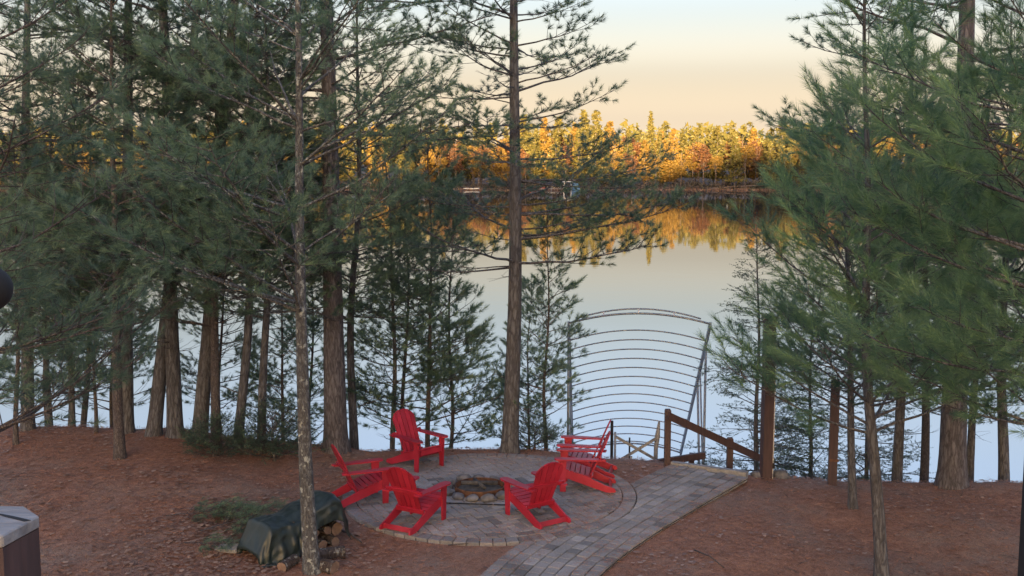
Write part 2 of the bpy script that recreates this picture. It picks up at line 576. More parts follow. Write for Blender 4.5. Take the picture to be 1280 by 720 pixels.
def clip_circle(poly, cx, cy, r, n=64):
    for i in range(n):
        a = 2 * math.pi * (i + .5) / n
        nx, ny = math.cos(a), math.sin(a)
        lim = r * math.cos(math.pi / n)
        out = []
        for k in range(len(poly)):
            p, q = poly[k], poly[(k + 1) % len(poly)]
            dp = (p[0] - cx) * nx + (p[1] - cy) * ny - lim
            dq = (q[0] - cx) * nx + (q[1] - cy) * ny - lim
            if dp <= 0:
                out.append(p)
            if dp * dq < 0:
                t = dp / (dp - dq)
                out.append((p[0] + (q[0] - p[0]) * t, p[1] + (q[1] - p[1]) * t))
        poly = out
        if len(poly) < 3:
            return []
    return poly
def parea(p):
    return abs(sum(p[i][0] * p[(i + 1) % len(p)][1] - p[(i + 1) % len(p)][0] * p[i][1] for i in range(len(p)))) / 2

pcx, pcy, prad = PATIO
rng = random.Random(11)
bed = MB().prism([(pcx + (prad - .012) * math.cos(2 * math.pi * i / 72), pcy + (prad - .012) * math.sin(2 * math.pi * i / 72)) for i in range(72)], 'z', -0.12, TOP - 0.022)
patio = bed.build('patio', M['joint'], kind='structure')
polys = []
BW, BL = 0.13, 0.26
ca, sa = math.cos(R(24)), math.sin(R(24))
r_in = prad - 0.21
FIRE = (-0.49, 16.0)
for i in range(-24, 25):
    for j in range(-24, 25):
        # herringbone: L-shaped pairs stepping along the diagonal
        ox, oy = BW * (i + 2 * j), BW * (i - 2 * j)
        for rect in (((ox, oy), (ox + BL, oy + BW)), ((ox, oy + BW), (ox + BW, oy + BW + BL))):
            (x0, y0), (x1, y1) = rect
            q = [(x0, y0), (x1, y0), (x1, y1), (x0, y1)]
            q = [(pcx + x * ca - y * sa, pcy + x * sa + y * ca) for x, y in q]
            mx = sum(p[0] for p in q) / 4 - pcx
            my = sum(p[1] for p in q) / 4 - pcy
            if mx * mx + my * my > (r_in + 0.3) ** 2:
                continue
            c = clip_circle(q, pcx, pcy, r_in)
            if len(c) >= 3 and parea(c) > 0.004:
                polys.append(shrink(c, 0.010))
nring = 78
for k in range(nring):
    a0, a1 = 2 * math.pi * k / nring, 2 * math.pi * (k + 1) / nring
    q = [(pcx + r * math.cos(a), pcy + r * math.sin(a)) for r, a in ((r_in + .004, a0), (prad, a0), (prad, a1), (r_in + .004, a1))]
    polys.append(shrink(q, 0.010))
def show_key(p):
    cx = sum(q[0] for q in p) / len(p)
    cy = sum(q[1] for q in p) / len(p)
    hidden = math.hypot(cx - FIRE[0], cy - FIRE[1]) < 0.55
    return (hidden, -parea(p) * (1.2 - 0.02 * cy))
polys.sort(key=show_key)
rest = MB()
for k, p in enumerate(polys):
    zt = TOP + rng.uniform(-0.004, 0.004)
    V, F = paver_mesh(p, -0.03, zt)
    if k < 300:
        cx = sum(q[0] for q in p) / len(p)
        cy = sum(q[1] for q in p) / len(p)
        tx, ty = rng.uniform(-.012, .012), rng.uniform(-.012, .012)
        V = [(x - cx, y - cy, z + ((x - cx) * tx + (y - cy) * ty if z > 0 else 0)) for x, y, z in V]
        o = obj('paver', mesh_from('paver', V, F), M['paver'], patio)
        o.location = (cx, cy, 0)
    else:
        rest.add(V, F)
rest.build('paver_infill', M['paver'], patio, kind='stuff')

# path bed and its lanes of pavers
def path_frame(P):
    out, L = [], 0
    for i, p in enumerate(P):
        t = (P[min(i + 1, len(P) - 1)] - P[max(i - 1, 0)]).normalized()
        if i:
            L += (p - P[i - 1]).length
        out.append((L, p, t, Vector((t.y, -t.x))))
    return out
PF = path_frame(catmull(PATH, 24))
PLEN = PF[-1][0]
def path_pt(s, off):
    s = min(max(s, 0), PLEN)
    lo, hi = 0, len(PF) - 1
    while hi - lo > 1:
        m = (lo + hi) // 2
        if PF[m][0] <= s:
            lo = m
        else:
            hi = m
    t = (s - PF[lo][0]) / max(PF[hi][0] - PF[lo][0], 1e-6)
    p = PF[lo][1].lerp(PF[hi][1], t)
    nrm = PF[lo][3].lerp(PF[hi][3], t).normalized()
    return (p.x + nrm.x * off, p.y + nrm.y * off)
bedp = MB()
ns = 60
for k in range(ns):
    s0, s1 = PLEN * k / ns, PLEN * (k + 1) / ns
    a, b, c, d = path_pt(s0, -PATH_W / 2 - .01), path_pt(s0, PATH_W / 2 + .01), path_pt(s1, PATH_W / 2 + .01), path_pt(s1, -PATH_W / 2 - .01)
    bedp.add([(*a, TOP - .026), (*b, TOP - .026), (*c, TOP - .026), (*d, TOP - .026)], [(0, 1, 2, 3)])
path = bedp.build('path', M['joint'], kind='structure')
LN, BLEN = 8, 0.185
lw_ = PATH_W / LN
for ln in range(LN):
    s = 1.5 - (0.5 * BLEN if ln % 2 else 0) + rng.uniform(-.02, .02)
    while s < PLEN - 0.08:
        e = min(s + BLEN * rng.uniform(0.92, 1.08), PLEN - 0.004)
        o0, o1 = -PATH_W / 2 + ln * lw_, -PATH_W / 2 + (ln + 1) * lw_
        q = [path_pt(s, o0), path_pt(s, o1), path_pt(e, o1), path_pt(e, o0)]
        mc = (sum(p[0] for p in q) / 4, sum(p[1] for p in q) / 4)
        s = e
        dc = math.hypot(mc[0] - pcx, mc[1] - pcy)
        if dc < prad + 0.2:                     # cut to the patio's ring
            ux, uy = (mc[0] - pcx) / dc, (mc[1] - pcy) / dc
            out = []
            for k in range(4):
                p, r_ = q[k], q[(k + 1) % 4]
                dp_ = (p[0] - pcx) * ux + (p[1] - pcy) * uy - prad - .006
                dq_ = (r_[0] - pcx) * ux + (r_[1] - pcy) * uy - prad - .006
                if dp_ >= 0:
                    out.append(p)
                if dp_ * dq_ < 0:
                    t = dp_ / (dp_ - dq_)
                    out.append((p[0] + (r_[0] - p[0]) * t, p[1] + (r_[1] - p[1]) * t))
            q = out
            if len(q) < 3 or parea(q) < 0.003:
                continue
            mc = (sum(p[0] for p in q) / len(q), sum(p[1] for p in q) / len(q))
        q = shrink(q, 0.010)
        tx, ty = rng.uniform(-.012, .012), rng.uniform(-.012, .012)
        V, F = paver_mesh([(x - mc[0], y - mc[1]) for x, y in q], -0.02, TOP + rng.uniform(-.004, .004))
        V = [(x, y, z + (x * tx + y * ty if z > 0 else 0)) for x, y, z in V]
        o = obj('paver', mesh_from('paver', V, F), M['paver'], path)
        o.location = (mc[0], mc[1], 0)

# ------------------------------------------------------------------ foliage generators
def fast_mesh(name, V, F, attr=None):
    """V (n,3) float, F (m,3) int"""
    me = bpy.data.meshes.new(name)
    n, m = len(V), len(F)
    me.vertices.add(n)
    me.vertices.foreach_set('co', np.asarray(V, dtype=np.float32).ravel())
    me.loops.add(m * 3)
    me.loops.foreach_set('vertex_index', np.asarray(F, dtype=np.int32).ravel())
    me.polygons.add(m)
    me.polygons.foreach_set('loop_start', np.arange(0, m * 3, 3, dtype=np.int32))
    me.polygons.foreach_set('loop_total', np.full(m, 3, dtype=np.int32))
    if attr is not None:
        a = me.attributes.new('tone', 'FLOAT', 'POINT')
        a.data.foreach_set('value', np.asarray(attr, dtype=np.float32))
    me.update()
    me.validate()
    return me

def unit(a):
    return a / np.maximum(np.linalg.norm(a, axis=-1, keepdims=True), 1e-9)

NEEDLE_W = 1.7      # each modelled needle stands for a small sheaf of needles
def needle_mesh(name, shoots, per, length, width, seed, spread=(28, 68), droop=0.15):
    """shoots: list of (pos, dir, shoot_len, tone); every needle is one slim triangle"""
    g = np.random.default_rng(seed)
    P = np.array([s[0] for s in shoots], dtype=float)
    D = unit(np.array([s[1] for s in shoots], dtype=float))
    Ls = np.array([s[2] for s in shoots], dtype=float)
    T = np.array([s[3] for s in shoots], dtype=float)
    n = len(P)
    P, D, Ls, T = [np.repeat(a, per, axis=0) for a in (P, D, Ls, T)]
    k = n * per
    t = g.random(k) ** 0.8
    u = unit(np.cross(D, unit(g.normal(size=(k, 3)))))
    ang = np.radians(spread[1] + (spread[0] - spread[1]) * t + g.normal(0, 9, k))
    dr = D * np.cos(ang)[:, None] + u * np.sin(ang)[:, None]
    dr[:, 2] -= droop * g.random(k)
    dr = unit(dr)
    ln = length * g.uniform(0.7, 1.15, k)
    base = P + D * (t * Ls)[:, None]
    w = unit(np.cross(dr, g.normal(size=(k, 3)))) * (width * NEEDLE_W / 2)
    V = np.empty((k, 3, 3))
    V[:, 0] = base - w
    V[:, 1] = base + w
    V[:, 2] = base + dr * ln[:, None]
    tone = np.clip(np.repeat(T, 3) + np.tile(g.normal(0, .1, k)[:, None], (1, 3)).ravel(), 0, 1)
    return fast_mesh(name, V.reshape(-1, 3), np.arange(k * 3).reshape(-1, 3), tone)

def trunk_pts(H, wob, seed, n=14, lean=(0, 0)):
    pts = []
    for i in range(n + 1):
        t = i / n
        z = -0.25 + (H + 0.25) * t
        pts.append(Vector((wob * (mnoise.noise(Vector((seed * 3.3, t * 3.0, 0.5)))) + lean[0] * t, wob * mnoise.noise(Vector((seed * 5.1, t * 3.0, 9.5))) + lean[1] * t, z)))
    o = pts[0].copy()
    return [Vector((p.x - o.x * (1 - i / n), p.y - o.y * (1 - i / n), p.z)) for i, p in enumerate(pts)]

def at_height(pts, z):
    for a, b in zip(pts, pts[1:]):
        if a.z <= z <= b.z:
            return a.lerp(b, (z - a.z) / (b.z - a.z))
    return pts[-1].copy()

def make_pine(name, seed, H, r0, z0, L, whorl=0.5, nl=(3, 5), elev=(5, 25), upturn=0.5, wob=0.15, bark=None, needles=None,
              per=24, nlen=0.09, nwid=0.0035, sub_gap=0.17, sub_len=0.42, shoot_gap=0.13, shoot_len=0.14, spread=(28, 68), dead=None,
              dense_to=8.5, az=None, tone0=0.4, crown_top=True, inner=0.25, subdroop=0.0, vol=1.0, max_shoots=5200, sides=12, lean=(0, 0), forks=()):
    """a pine: tapered trunk with limbs (part trunk) and its needles (part crown).  L(t): limb length at relative height t"""
    rg = random.Random(seed)
    root = empty(name)
    pts = trunk_pts(H, wob, seed, lean=lean)
    tb = MB()
    fine = []
    m = 40
    for i in range(m + 1):
        z = -0.25 + (H + 0.25) * (i / m) ** 1.35
        fine.append(at_height(pts, z))
    rad = []
    for p in fine:
        t = max(p.z, 0) / H
        r = r0 * (1 - 0.9 * t ** 0.9) * (1 + 0.04 * mnoise.noise(Vector((seed, p.z * 2.2, 0))))
        r += r0 * 0.42 * math.exp(-max(p.z + 0.1, 0) / 0.2) if p.z < 1.2 else 0
        rad.append(max(r, 0.008))
    tb.tube(fine, rad, sides)
    shoots = []
    def limb(p0, azi, length, el, bare=False, alive=1.0):
        n = 7
        pl = [p0.copy()]
        d = Vector((math.cos(azi) * math.cos(el), math.sin(azi) * math.cos(el), math.sin(el)))
        side = Vector((-math.sin(azi), math.cos(azi), 0))
        wig = rg.uniform(-.25, .25)
        for i in range(n):
            t = (i + 1) / n
            dd = d + Vector((0, 0, upturn * (t - 0.35) * t)) + side * wig * math.sin(t * 3.0 + seed)
            dd += Vector((rg.uniform(-.09, .09), rg.uniform(-.09, .09), rg.uniform(-.09, .09)))
            dd.normalize()
            pl.append(pl[-1] + dd * (length / n))
        lr = max(0.006, 0.0085 * length ** 0.9 + 0.004)
        tb.tube(pl, [lr * (1 - 0.82 * i / n) for i in range(n + 1)], 5, cap=False)
        tone = min(1, max(0, tone0 + rg.gauss(0, 0.14)))
        ns = max(3, int(length / sub_gap))
        for k in range(ns):
            t = inner + (1 - inner) * (k + rg.random() * 0.6) / ns
            x = t * n
            i = min(int(x), n - 1)
            p = pl[i].lerp(pl[i + 1], x - i)
            ld = (pl[i + 1] - pl[i]).normalized()
            sg = 1 if k % 2 else -1
            sd_ = ld.cross(Vector((0, 0, 1)))
            sd_.normalize()
            a = R(rg.uniform(38, 68))
            bd = ld * math.cos(a) + sd_ * sg * math.sin(a) + Vector((0, 0, rg.uniform(-.3, .6) * vol - subdroop))
            bd.normalize()
            sl = length * sub_len * (1.12 - t) ** 0.7 * rg.uniform(0.55, 1.1) + 0.12
            e1 = p + bd * sl * 0.5
            bd2 = (bd + Vector((rg.uniform(-.2, .2), rg.uniform(-.2, .2), rg.uniform(-.08, .3) - subdroop * .5))).normalized()
            e2 = e1 + bd2 * sl * 0.5
            tb.tube([p, e1, e2], [max(.0032, lr * .33), max(.0028, lr * .24), .0022], 3, cap=False)
            if bare:
                continue
            # shoots along the branchlet
            q = max(1, int(sl / shoot_gap))
            tn = min(1, max(0, tone + rg.gauss(0, .1)))
            for s_ in range(q):
                u = 0.3 + 0.7 * (s_ + 0.5) / q
                if rg.random() > alive:
                    continue
                pp = p.lerp(e1, u * 2) if u < .5 else e1.lerp(e2, u * 2 - 1)
                w = bd.cross(Vector((0, 0, 1))).normalized() * (1 if s_ % 2 else -1)
                dd = (bd * 0.7 + w * rg.uniform(.2, .9) + Vector((0, 0, rg.uniform(-.1, .6) - subdroop))).normalized()
                shoots.append((pp, dd, shoot_len * rg.uniform(.6, 1.1), min(1, max(0, tn + rg.gauss(0, .2)))))
            shoots.append((e2, (bd2 + Vector((0, 0, .2 - subdroop))).normalized(), shoot_len * rg.uniform(.9, 1.3), min(1, tn + .1)))
        if not bare:
            shoots.append((pl[-1], (pl[-1] - pl[-2]).normalized() + Vector((0, 0, .15)), shoot_len * 1.4, min(1, tone + .1)))
    z = z0
    while z < H * 0.97:
        t = (z - z0) / (H - z0)
        for k in range(rg.randint(*nl)):
            a = rg.uniform(0, 2 * math.pi) if az is None else R(rg.uniform(*az))
            zz = z + rg.uniform(-.12, .12)
            ln = L(t) * rg.uniform(0.65, 1.12) * (1.0 if zz < dense_to else 0.7)
            limb(at_height(pts, zz), a, ln, R(rg.uniform(*elev) + 35 * t * t), alive=1.0 if zz < dense_to else 0.3)
        z += whorl * rg.uniform(.8, 1.2) * (1.0 if z < dense_to else 2.4)
    for (zf, azf, lf, ef) in forks:
        limb(at_height(pts, zf), R(azf), lf, R(ef))
    if dead:
        za, zb, cnt, dl = dead
        for k in range(cnt):
            limb(at_height(pts, rg.uniform(za, zb)), rg.uniform(0, 2 * math.pi), dl * rg.uniform(.4, 1.1), R(rg.uniform(-15, 20)), bare=True)
    if crown_top:
        shoots.append((pts[-1], Vector((0, 0, 1)), shoot_len * 1.6, tone0))
    if len(shoots) > max_shoots:
        lo = [s for s in shoots if s[0].z < dense_to]
        hi = [s for s in shoots if s[0].z >= dense_to]
        rg.shuffle(lo)
        rg.shuffle(hi)
        lo = lo[:max_shoots]
        shoots = lo + hi[:max(400, max_shoots - len(lo))]
    tr = tb.build('trunk', bark, root, smooth=True)
    cr = obj('crown', needle_mesh('crown', shoots, per, nlen, nwid, seed, spread), needles, root, kind='stuff')
    return root

# ------------------------------------------------------------------ near trees
def plant(root, bpx, bpy_, tpx, label, Y=None, rz=0.0, s=1.0, cat='tree', group=None):
    if Y is None:
        b = ground_at(bpx, bpy_)
    else:
        d = ray(bpx, bpy_)
        b = Vector((d.x * Y, Y, 0))
        b.z = ground_z(b.x, b.y)
    t = at(tpx, 0, b.y)
    ang = math.atan2(t.x - b.x, t.z - b.z)
    root.location = b
    root.rotation_euler = (Matrix.Rotation(ang, 3, 'Y') @ Matrix.Rotation(R(rz), 3, 'Z')).to_euler()
    root.scale = (s, s, s)
    tag(root, label, cat, group)
    return root
def clone(root, *a, **k):
    return plant(copy_tree(root, (0, 0, 0)), *a, **k)

# the young lichened pine in front of the wood pile
pine_front = make_pine('pine_tree', 3, 9.5, 0.098, 3.3, lambda t: 2.35 * (1 - t) ** 0.7 + 0.3, whorl=0.5, nl=(4, 5), elev=(12, 38), upturn=0.35, wob=0.10,
                       bark=M['bark_lichen'], needles=M['needle_white'], per=44, nlen=0.105, nwid=0.0034, sub_gap=0.160, inner=0.3, tone0=0.45,
                       shoot_gap=0.155, spread=(18, 52), shoot_len=0.10, dense_to=7.0, max_shoots=6500, dead=(1.9, 3.4, 5, 0.7))
plant(pine_front, 391, 724, 371, 'slim grey pine with lichen-spotted trunk in front of the tarped wood pile', Y=12.75)

# the pine standing alone behind the patio
pine_mid = make_pine('pine_tree', 8, 13, 0.150, 3.3, lambda t: 2.5 * (1 - t) ** 0.6 + 0.3, whorl=0.46, nl=(3, 5), elev=(-8, 14), upturn=0.45, wob=0.22,
                     bark=M['bark_pine'], needles=M['needle_white'], per=44, nlen=0.112, nwid=0.004, sub_gap=0.152, inner=0.35, tone0=0.35,
                     shoot_gap=0.194, spread=(18, 52), shoot_len=0.10, dense_to=8.3, max_shoots=6500, dead=(3.0, 8.0, 14, 1.4))
plant(pine_mid, 637, 566, 650, 'tall dark pine behind the fire pit with open tiers of level branches', rz=40)

pine_big = make_pine('pine_tree', 12, 15, 0.215, 5.6, lambda t: 2.9 * (1 - t) ** 0.6 + 0.3, whorl=0.6, nl=(3, 5), elev=(-10, 15), upturn=0.4, wob=0.12,
                     bark=M['bark_red'], needles=M['needle_white'], per=44, nlen=0.112, nwid=0.0042, sub_gap=0.160, tone0=0.35,
                     shoot_gap=0.194, spread=(18, 52), shoot_len=0.10, dense_to=8.3, max_shoots=6500, dead=(3.0, 6.5, 10, 1.0))
plant(pine_big, 420, 562, 407, 'thick purple-brown pine trunk behind the red chairs, stoutest left of the patio', rz=10)

pine_tall = make_pine('pine_tree', 21, 14, 0.130, 2.9, lambda t: 2.7 * (1 - t) ** 0.6 + 0.3, whorl=0.5, nl=(2, 4), elev=(-8, 16), upturn=0.45, wob=0.12,
                      bark=M['bark_pine'], needles=M['needle_white'], per=44, nlen=0.112, nwid=0.0042, sub_gap=0.152, tone0=0.35,
                      shoot_gap=0.194, spread=(18, 52), shoot_len=0.10, dense_to=8.3, max_shoots=6500, dead=(1.5, 4.5, 10, 1.2))
plant(pine_tall, 158, 541, 165, 'straight dark pine on the left bank, standing apart from the leaning pair', rz=0)
clone(pine_tall, 219, 546, 203, 'upright pine on the left bank between two leaning trunks', rz=75, s=1.08)
clone(pine_tall, 192, 544, 243, 'pine on the left bank leaning over towards the patio, crossing the upright trunk', rz=150, s=0.98)
clone(pine_tall, 249, 551, 291, 'pine with rough bark on the left bank leaning away from the upright trunk', rz=230, s=1.05)
clone(pine_tall, 35, 540, 36, 'dark pine at the far left of the bank behind drooping boughs', Y=19.0, rz=310, s=0.9)
clone(pine_tall, 1212, 606, 1240, 'dark pine just behind the broad trunk on the right bank', Y=18.6, rz=33, s=0.62)

pine_thin = make_pine('pine_tree', 33, 9.5, 0.085, 2.5, lambda t: 1.7 * (1 - t) ** 0.7 + 0.25, whorl=0.42, nl=(3, 5), elev=(0, 25), upturn=0.4, wob=0.18,
                      bark=M['bark_pine'], needles=M['needle_white'], per=44, nlen=0.105, nwid=0.004, sub_gap=0.136, tone0=0.4,
                      shoot_gap=0.202, spread=(18, 52), shoot_len=0.10, dense_to=9, max_shoots=6500, dead=(0.8, 3.0, 14, 0.9))
plant(pine_thin, 443, 565, 452, 'thin pine close beside the thick purple-brown trunk', Y=19.4, rz=200)
clone(pine_thin, 297, 560, 318, 'thin forked pine growing out of the low yew shrubs', rz=20, s=1.05)
clone(pine_thin, 327, 566, 330, 'thin straight pine rising behind the low yew shrub', rz=120, s=0.95)
clone(pine_thin, 62, 540, 70, 'slender pine on the far left bank among drooping boughs', Y=20.2, rz=250, s=0.8, group='slender pines at the left bank')
clone(pine_thin, 90, 540, 96, 'slender pine on the far left bank among drooping boughs', Y=19.6, rz=300, s=0.72, group='slender pines at the left bank')
clone(pine_thin, 101, 540, 112, 'slender pine on the far left bank among drooping boughs', Y=20.6, rz=70, s=0.78, group='slender pines at the left bank')
clone(pine_thin, 490, 570, 480, 'slim pine rising directly behind the farthest red chair', Y=19.9, rz=90, s=0.66)

# saplings towards the water
sapling = make_pine('pine_sapling', 41, 5.2, 0.045, 1.0, lambda t: 1.05 * (1 - t) ** 0.75 + 0.15, whorl=0.34, nl=(4, 5), elev=(5, 28), upturn=0.35, wob=0.10,
                    bark=M['bark_young'], needles=M['needle_white'], per=44, nlen=0.105, nwid=0.004, sub_gap=0.112, tone0=0.38,
                    shoot_gap=0.273, spread=(18, 52), shoot_len=0.10, dense_to=9, max_shoots=6500, inner=0.3)
plant(sapling, 682, 566, 690, 'young pine sapling just behind the lone tall pine, tip below its branches', Y=19.3, s=0.88, cat='sapling')
clone(sapling, 505, 570, 512, 'leafy pine sapling by the water behind the farthest red chair', Y=20.6, rz=50, s=1.15, cat='sapling')
clone(sapling, 535, 570, 540, 'leafy pine sapling by the water with a straight bare lower stem', Y=20.2, rz=110, s=1.25, cat='sapling')
clone(sapling, 561, 570, 566, 'small pine sapling standing left of the lone tall pine', Y=20.9, rz=190, s=1.1, cat='sapling')
clone(sapling, 660, 570, 664, 'small pine sapling hugging the lone tall pine trunk', Y=20.6, rz=270, s=0.8, cat='sapling')
clone(sapling, 120, 545, 124, 'pine sapling among the trunks of the left bank', Y=18.9, rz=10, s=0.8, cat='sapling', group='left bank saplings')
clone(sapling, 275, 548, 280, 'pine sapling among the trunks of the left bank', Y=20.5, rz=60, s=0.95, cat='sapling', group='left bank saplings')
clone(sapling, 20, 545, 18, 'pine sapling among the trunks of the left bank', Y=18.0, rz=160, s=1.0, cat='sapling', group='left bank saplings')

for px, Yb, rz, sc in ((58, 20.4, 33, 0.9), (140, 20.8, 95, 1.0), (352, 20.2, 300, 0.85), (388, 21.0, 20, 1.0)):
    clone(sapling, px, 548, px + 3, 'pine sapling among the trunks of the left bank', Y=Yb, rz=rz, s=sc, cat='sapling', group='left bank saplings')

# near pines at the sides of the house
pine_side = make_pine('pine_tree', 52, 9.0, 0.10, 2.3, lambda t: 2.0 * (1 - t) ** 0.7 + 0.3, whorl=0.42, nl=(4, 5), elev=(2, 28), upturn=0.45, wob=0.1,
                      bark=M['bark_young'], needles=M['needle_white'], per=44, nlen=0.105, nwid=0.0026, sub_gap=0.120, tone0=0.3,
                      shoot_gap=0.222, spread=(18, 52), shoot_len=0.10, dense_to=7, max_shoots=6500)
plant(pine_side, -60, 560, -90, 'bushy dark pine reaching in from beside the house on the left', Y=9.6, rz=15)
clone(pine_side, 150, 560, 140, 'bushy pine on the left bank filling the space above the leaf-strewn slope', Y=17.2, rz=200, s=0.001 + 0.92)
clone(pine_side, 270, 560, 268, 'bushy pine with pale needles between the leaning trunks and the grey pine', Y=18.2, rz=100, s=0.9)

# long-needled pines on the right
pine_long = make_pine('pine_tree', 64, 8.0, 0.082, 1.9, lambda t: 2.0 * (1 - t) ** 1.0 + 0.2, whorl=0.40, nl=(4, 5), elev=(10, 40), upturn=0.6, wob=0.10,
                      bark=M['bark_pine'], needles=M['needle_red'], per=70, nlen=0.15, nwid=0.0028, sub_gap=0.160, sub_len=0.42, shoot_len=0.22,
                      spread=(14, 44), tone0=0.45, shoot_gap=0.19, dense_to=7.2, max_shoots=6500, inner=0.3)
plant(pine_long, 1102, 722, 1082, 'slender pine with long bristling needles on the open needle-strewn ground', Y=12.75, rz=120)
clone(pine_long, 1066, 636, 1050, 'slim pine rooted just behind the bristling one, nearer the stair posts', rz=10, s=0.8)
pine_edge = make_pine('pine_tree', 71, 9.0, 0.11, 2.7, lambda t: 2.6 * (1 - t) ** 0.7 * min(1, .6 + 2.2 * t) + 0.3, whorl=0.40, nl=(4, 5), elev=(5, 32), upturn=0.5, wob=0.1,
                      bark=M['bark_pine'], needles=M['needle_red'], per=70, nlen=0.15, nwid=0.0024, sub_gap=0.144, sub_len=0.4, shoot_len=0.22,
                      spread=(14, 46), tone0=0.5, shoot_gap=0.145, dense_to=7.2, max_shoots=6500)
plant(pine_edge, 1305, 640, 1330, 'dense green pine crowding in beside the house on the right', Y=9.8, rz=75)
clone(pine_edge, 1255, 606, 1265, 'leafy pine on the right bank behind the bristling pine', Y=17.8, rz=190, s=0.9)
clone(pine_side, 1155, 602, 1160, 'narrow dark pine between the bristling pine and the broad trunk', Y=18.3, rz=300, s=0.85)

clone(pine_edge, 1400, 640, 1420, 'second green pine beside the house on the right, farther from it', Y=12.6, rz=250, s=0.95)
pine_broad = clone(pine_big, 1190, 606, 1211, 'broad grey pine trunk on the right bank, the stoutest there', rz=220, s=1.02)
clone(pine_tall, 1121, 601, 1140, 'straight pine on the right bank behind the slim bristling pine', Y=18.0, rz=140, s=0.72)

# feathery hemlocks below the stair
hemlock = make_pine('hemlock_tree', 83, 5.6, 0.06, 0.5, lambda t: 1.3 * (1 - t) ** 0.8 + 0.12, whorl=0.27, nl=(4, 6), elev=(-8, 14), upturn=-0.35, wob=0.06,
                    bark=M['bark_pine'], needles=M['needle_dark'], per=22, nlen=0.035, nwid=0.0055, sub_gap=0.12, shoot_gap=0.09, shoot_len=0.15, spread=(35, 80), tone0=0.45,
                    dense_to=9, max_shoots=4600, inner=0.2, subdroop=0.18)
plant(hemlock, 946, 600, 950, 'feathery dark hemlock behind the tall red-brown stair post', Y=19.6, s=1.0)
clone(hemlock, 1015, 604, 1018, 'feathery dark hemlock between the two red-brown posts', Y=20.0, rz=130, s=0.92)
clone(hemlock, 1085, 604, 1085, 'feathery dark hemlock behind the slim pines on the right bank', Y=19.2, rz=250, s=0.85)

# low yews on the left lip
yew = make_pine('yew_shrub', 95, 0.75, 0.03, 0.06, lambda t: 0.75 * (1 - t) ** 0.5 + 0.1, whorl=0.10, nl=(6, 8), elev=(5, 30), upturn=0.5, wob=0.05,
                bark=M['bark_young'], needles=M['needle_dark'], per=22, nlen=0.035, nwid=0.0045, sub_gap=0.1, shoot_gap=0.08, shoot_len=0.12, spread=(35, 80), tone0=0.3,
                dense_to=9, max_shoots=2200, inner=0.2)
plant(yew, 268, 571, 266, 'low dark yew shrub at the foot of the forked pine', cat='shrub', s=0.7)
clone(yew, 340, 576, 340, 'spreading low yew shrub nearest the grey lichened pine', rz=80, cat='shrub', s=0.95)
clone(yew, 668, 566, 668, 'small green shrub growing at the foot of the lone tall pine', rz=170, cat='shrub', s=0.6, Y=18.9)

# ------------------------------------------------------------------ far wood
def far_tree_mesh(kind, seed):
    g = np.random.default_rng(seed)
    H = 1.0
    tb = MB()
    tb.tube([(0, 0, -0.03), (0.004, 0, .4), (0, 0.004, .97)], [0.011, 0.008, 0.002], 5)
    cl = []
    if kind == 'pine':          # layered, uneven plume
        z = 0.14
        while z < 0.99:
            t = (z - .14) / .85
            r = 0.15 * (1 - t ** 1.6) ** 0.8 * g.uniform(.45, 1.3) + 0.012
            k = int(5 + 9 * (1 - t))
            for a in g.uniform(0, 6.283, k):
                for u in (0.45, 0.8, 1.05):
                    cl.append((r * u * math.cos(a), r * u * math.sin(a), z + .02 * u + g.normal(0, .008), 0.028))
            z += g.uniform(.02, .045)
    elif kind == 'spruce':
        z = 0.10
        while z < 1.0:
            t = (z - .10) / .9
            r = 0.12 * (1 - t) ** 0.9 + 0.008
            k = int(6 + 8 * (1 - t))
            for a in g.uniform(0, 6.283, k):
                for u in (0.5, 1.0):
                    cl.append((r * u * math.cos(a), r * u * math.sin(a), z - .03 * u + g.normal(0, .006), 0.022))
            z += 0.028
    else:                       # rounded broadleaf crown, thin late foliage
        lob = [(g.normal(0, .07), g.normal(0, .07), g.uniform(.42, .88), g.uniform(.07, .12)) for _ in range(11)]
        for (x, y, z, r) in lob:
            for _ in range(42):
                d = g.normal(size=3)
                d /= np.linalg.norm(d)
                q = r * g.uniform(.6, 1.05)
                cl.append((x + d[0] * q, y + d[1] * q, z + d[2] * q, 0.024))
        for _ in range(7):
            a = g.uniform(0, 6.283)
            tb.tube([(0, 0, g.uniform(.3, .5)), (math.cos(a) * .1, math.sin(a) * .1, g.uniform(.6, .85))], [.005, .0015], 3)
    C = np.array(cl)
    k = len(C) * 4
    B = np.repeat(C, 4, axis=0)
    V = np.empty((k, 3, 3))
    for j in range(3):
        V[:, j] = B[:, :3] + g.normal(0, 1, (k, 3)) * (B[:, 3:4] * 0.62) * np.array([1, 1, .7])
    tone = np.repeat(np.repeat(g.random(len(C)), 4), 3)
    return tb.mesh('trunk'), fast_mesh('crown', V.reshape(-1, 3), np.arange(k * 3).reshape(-1, 3), tone)

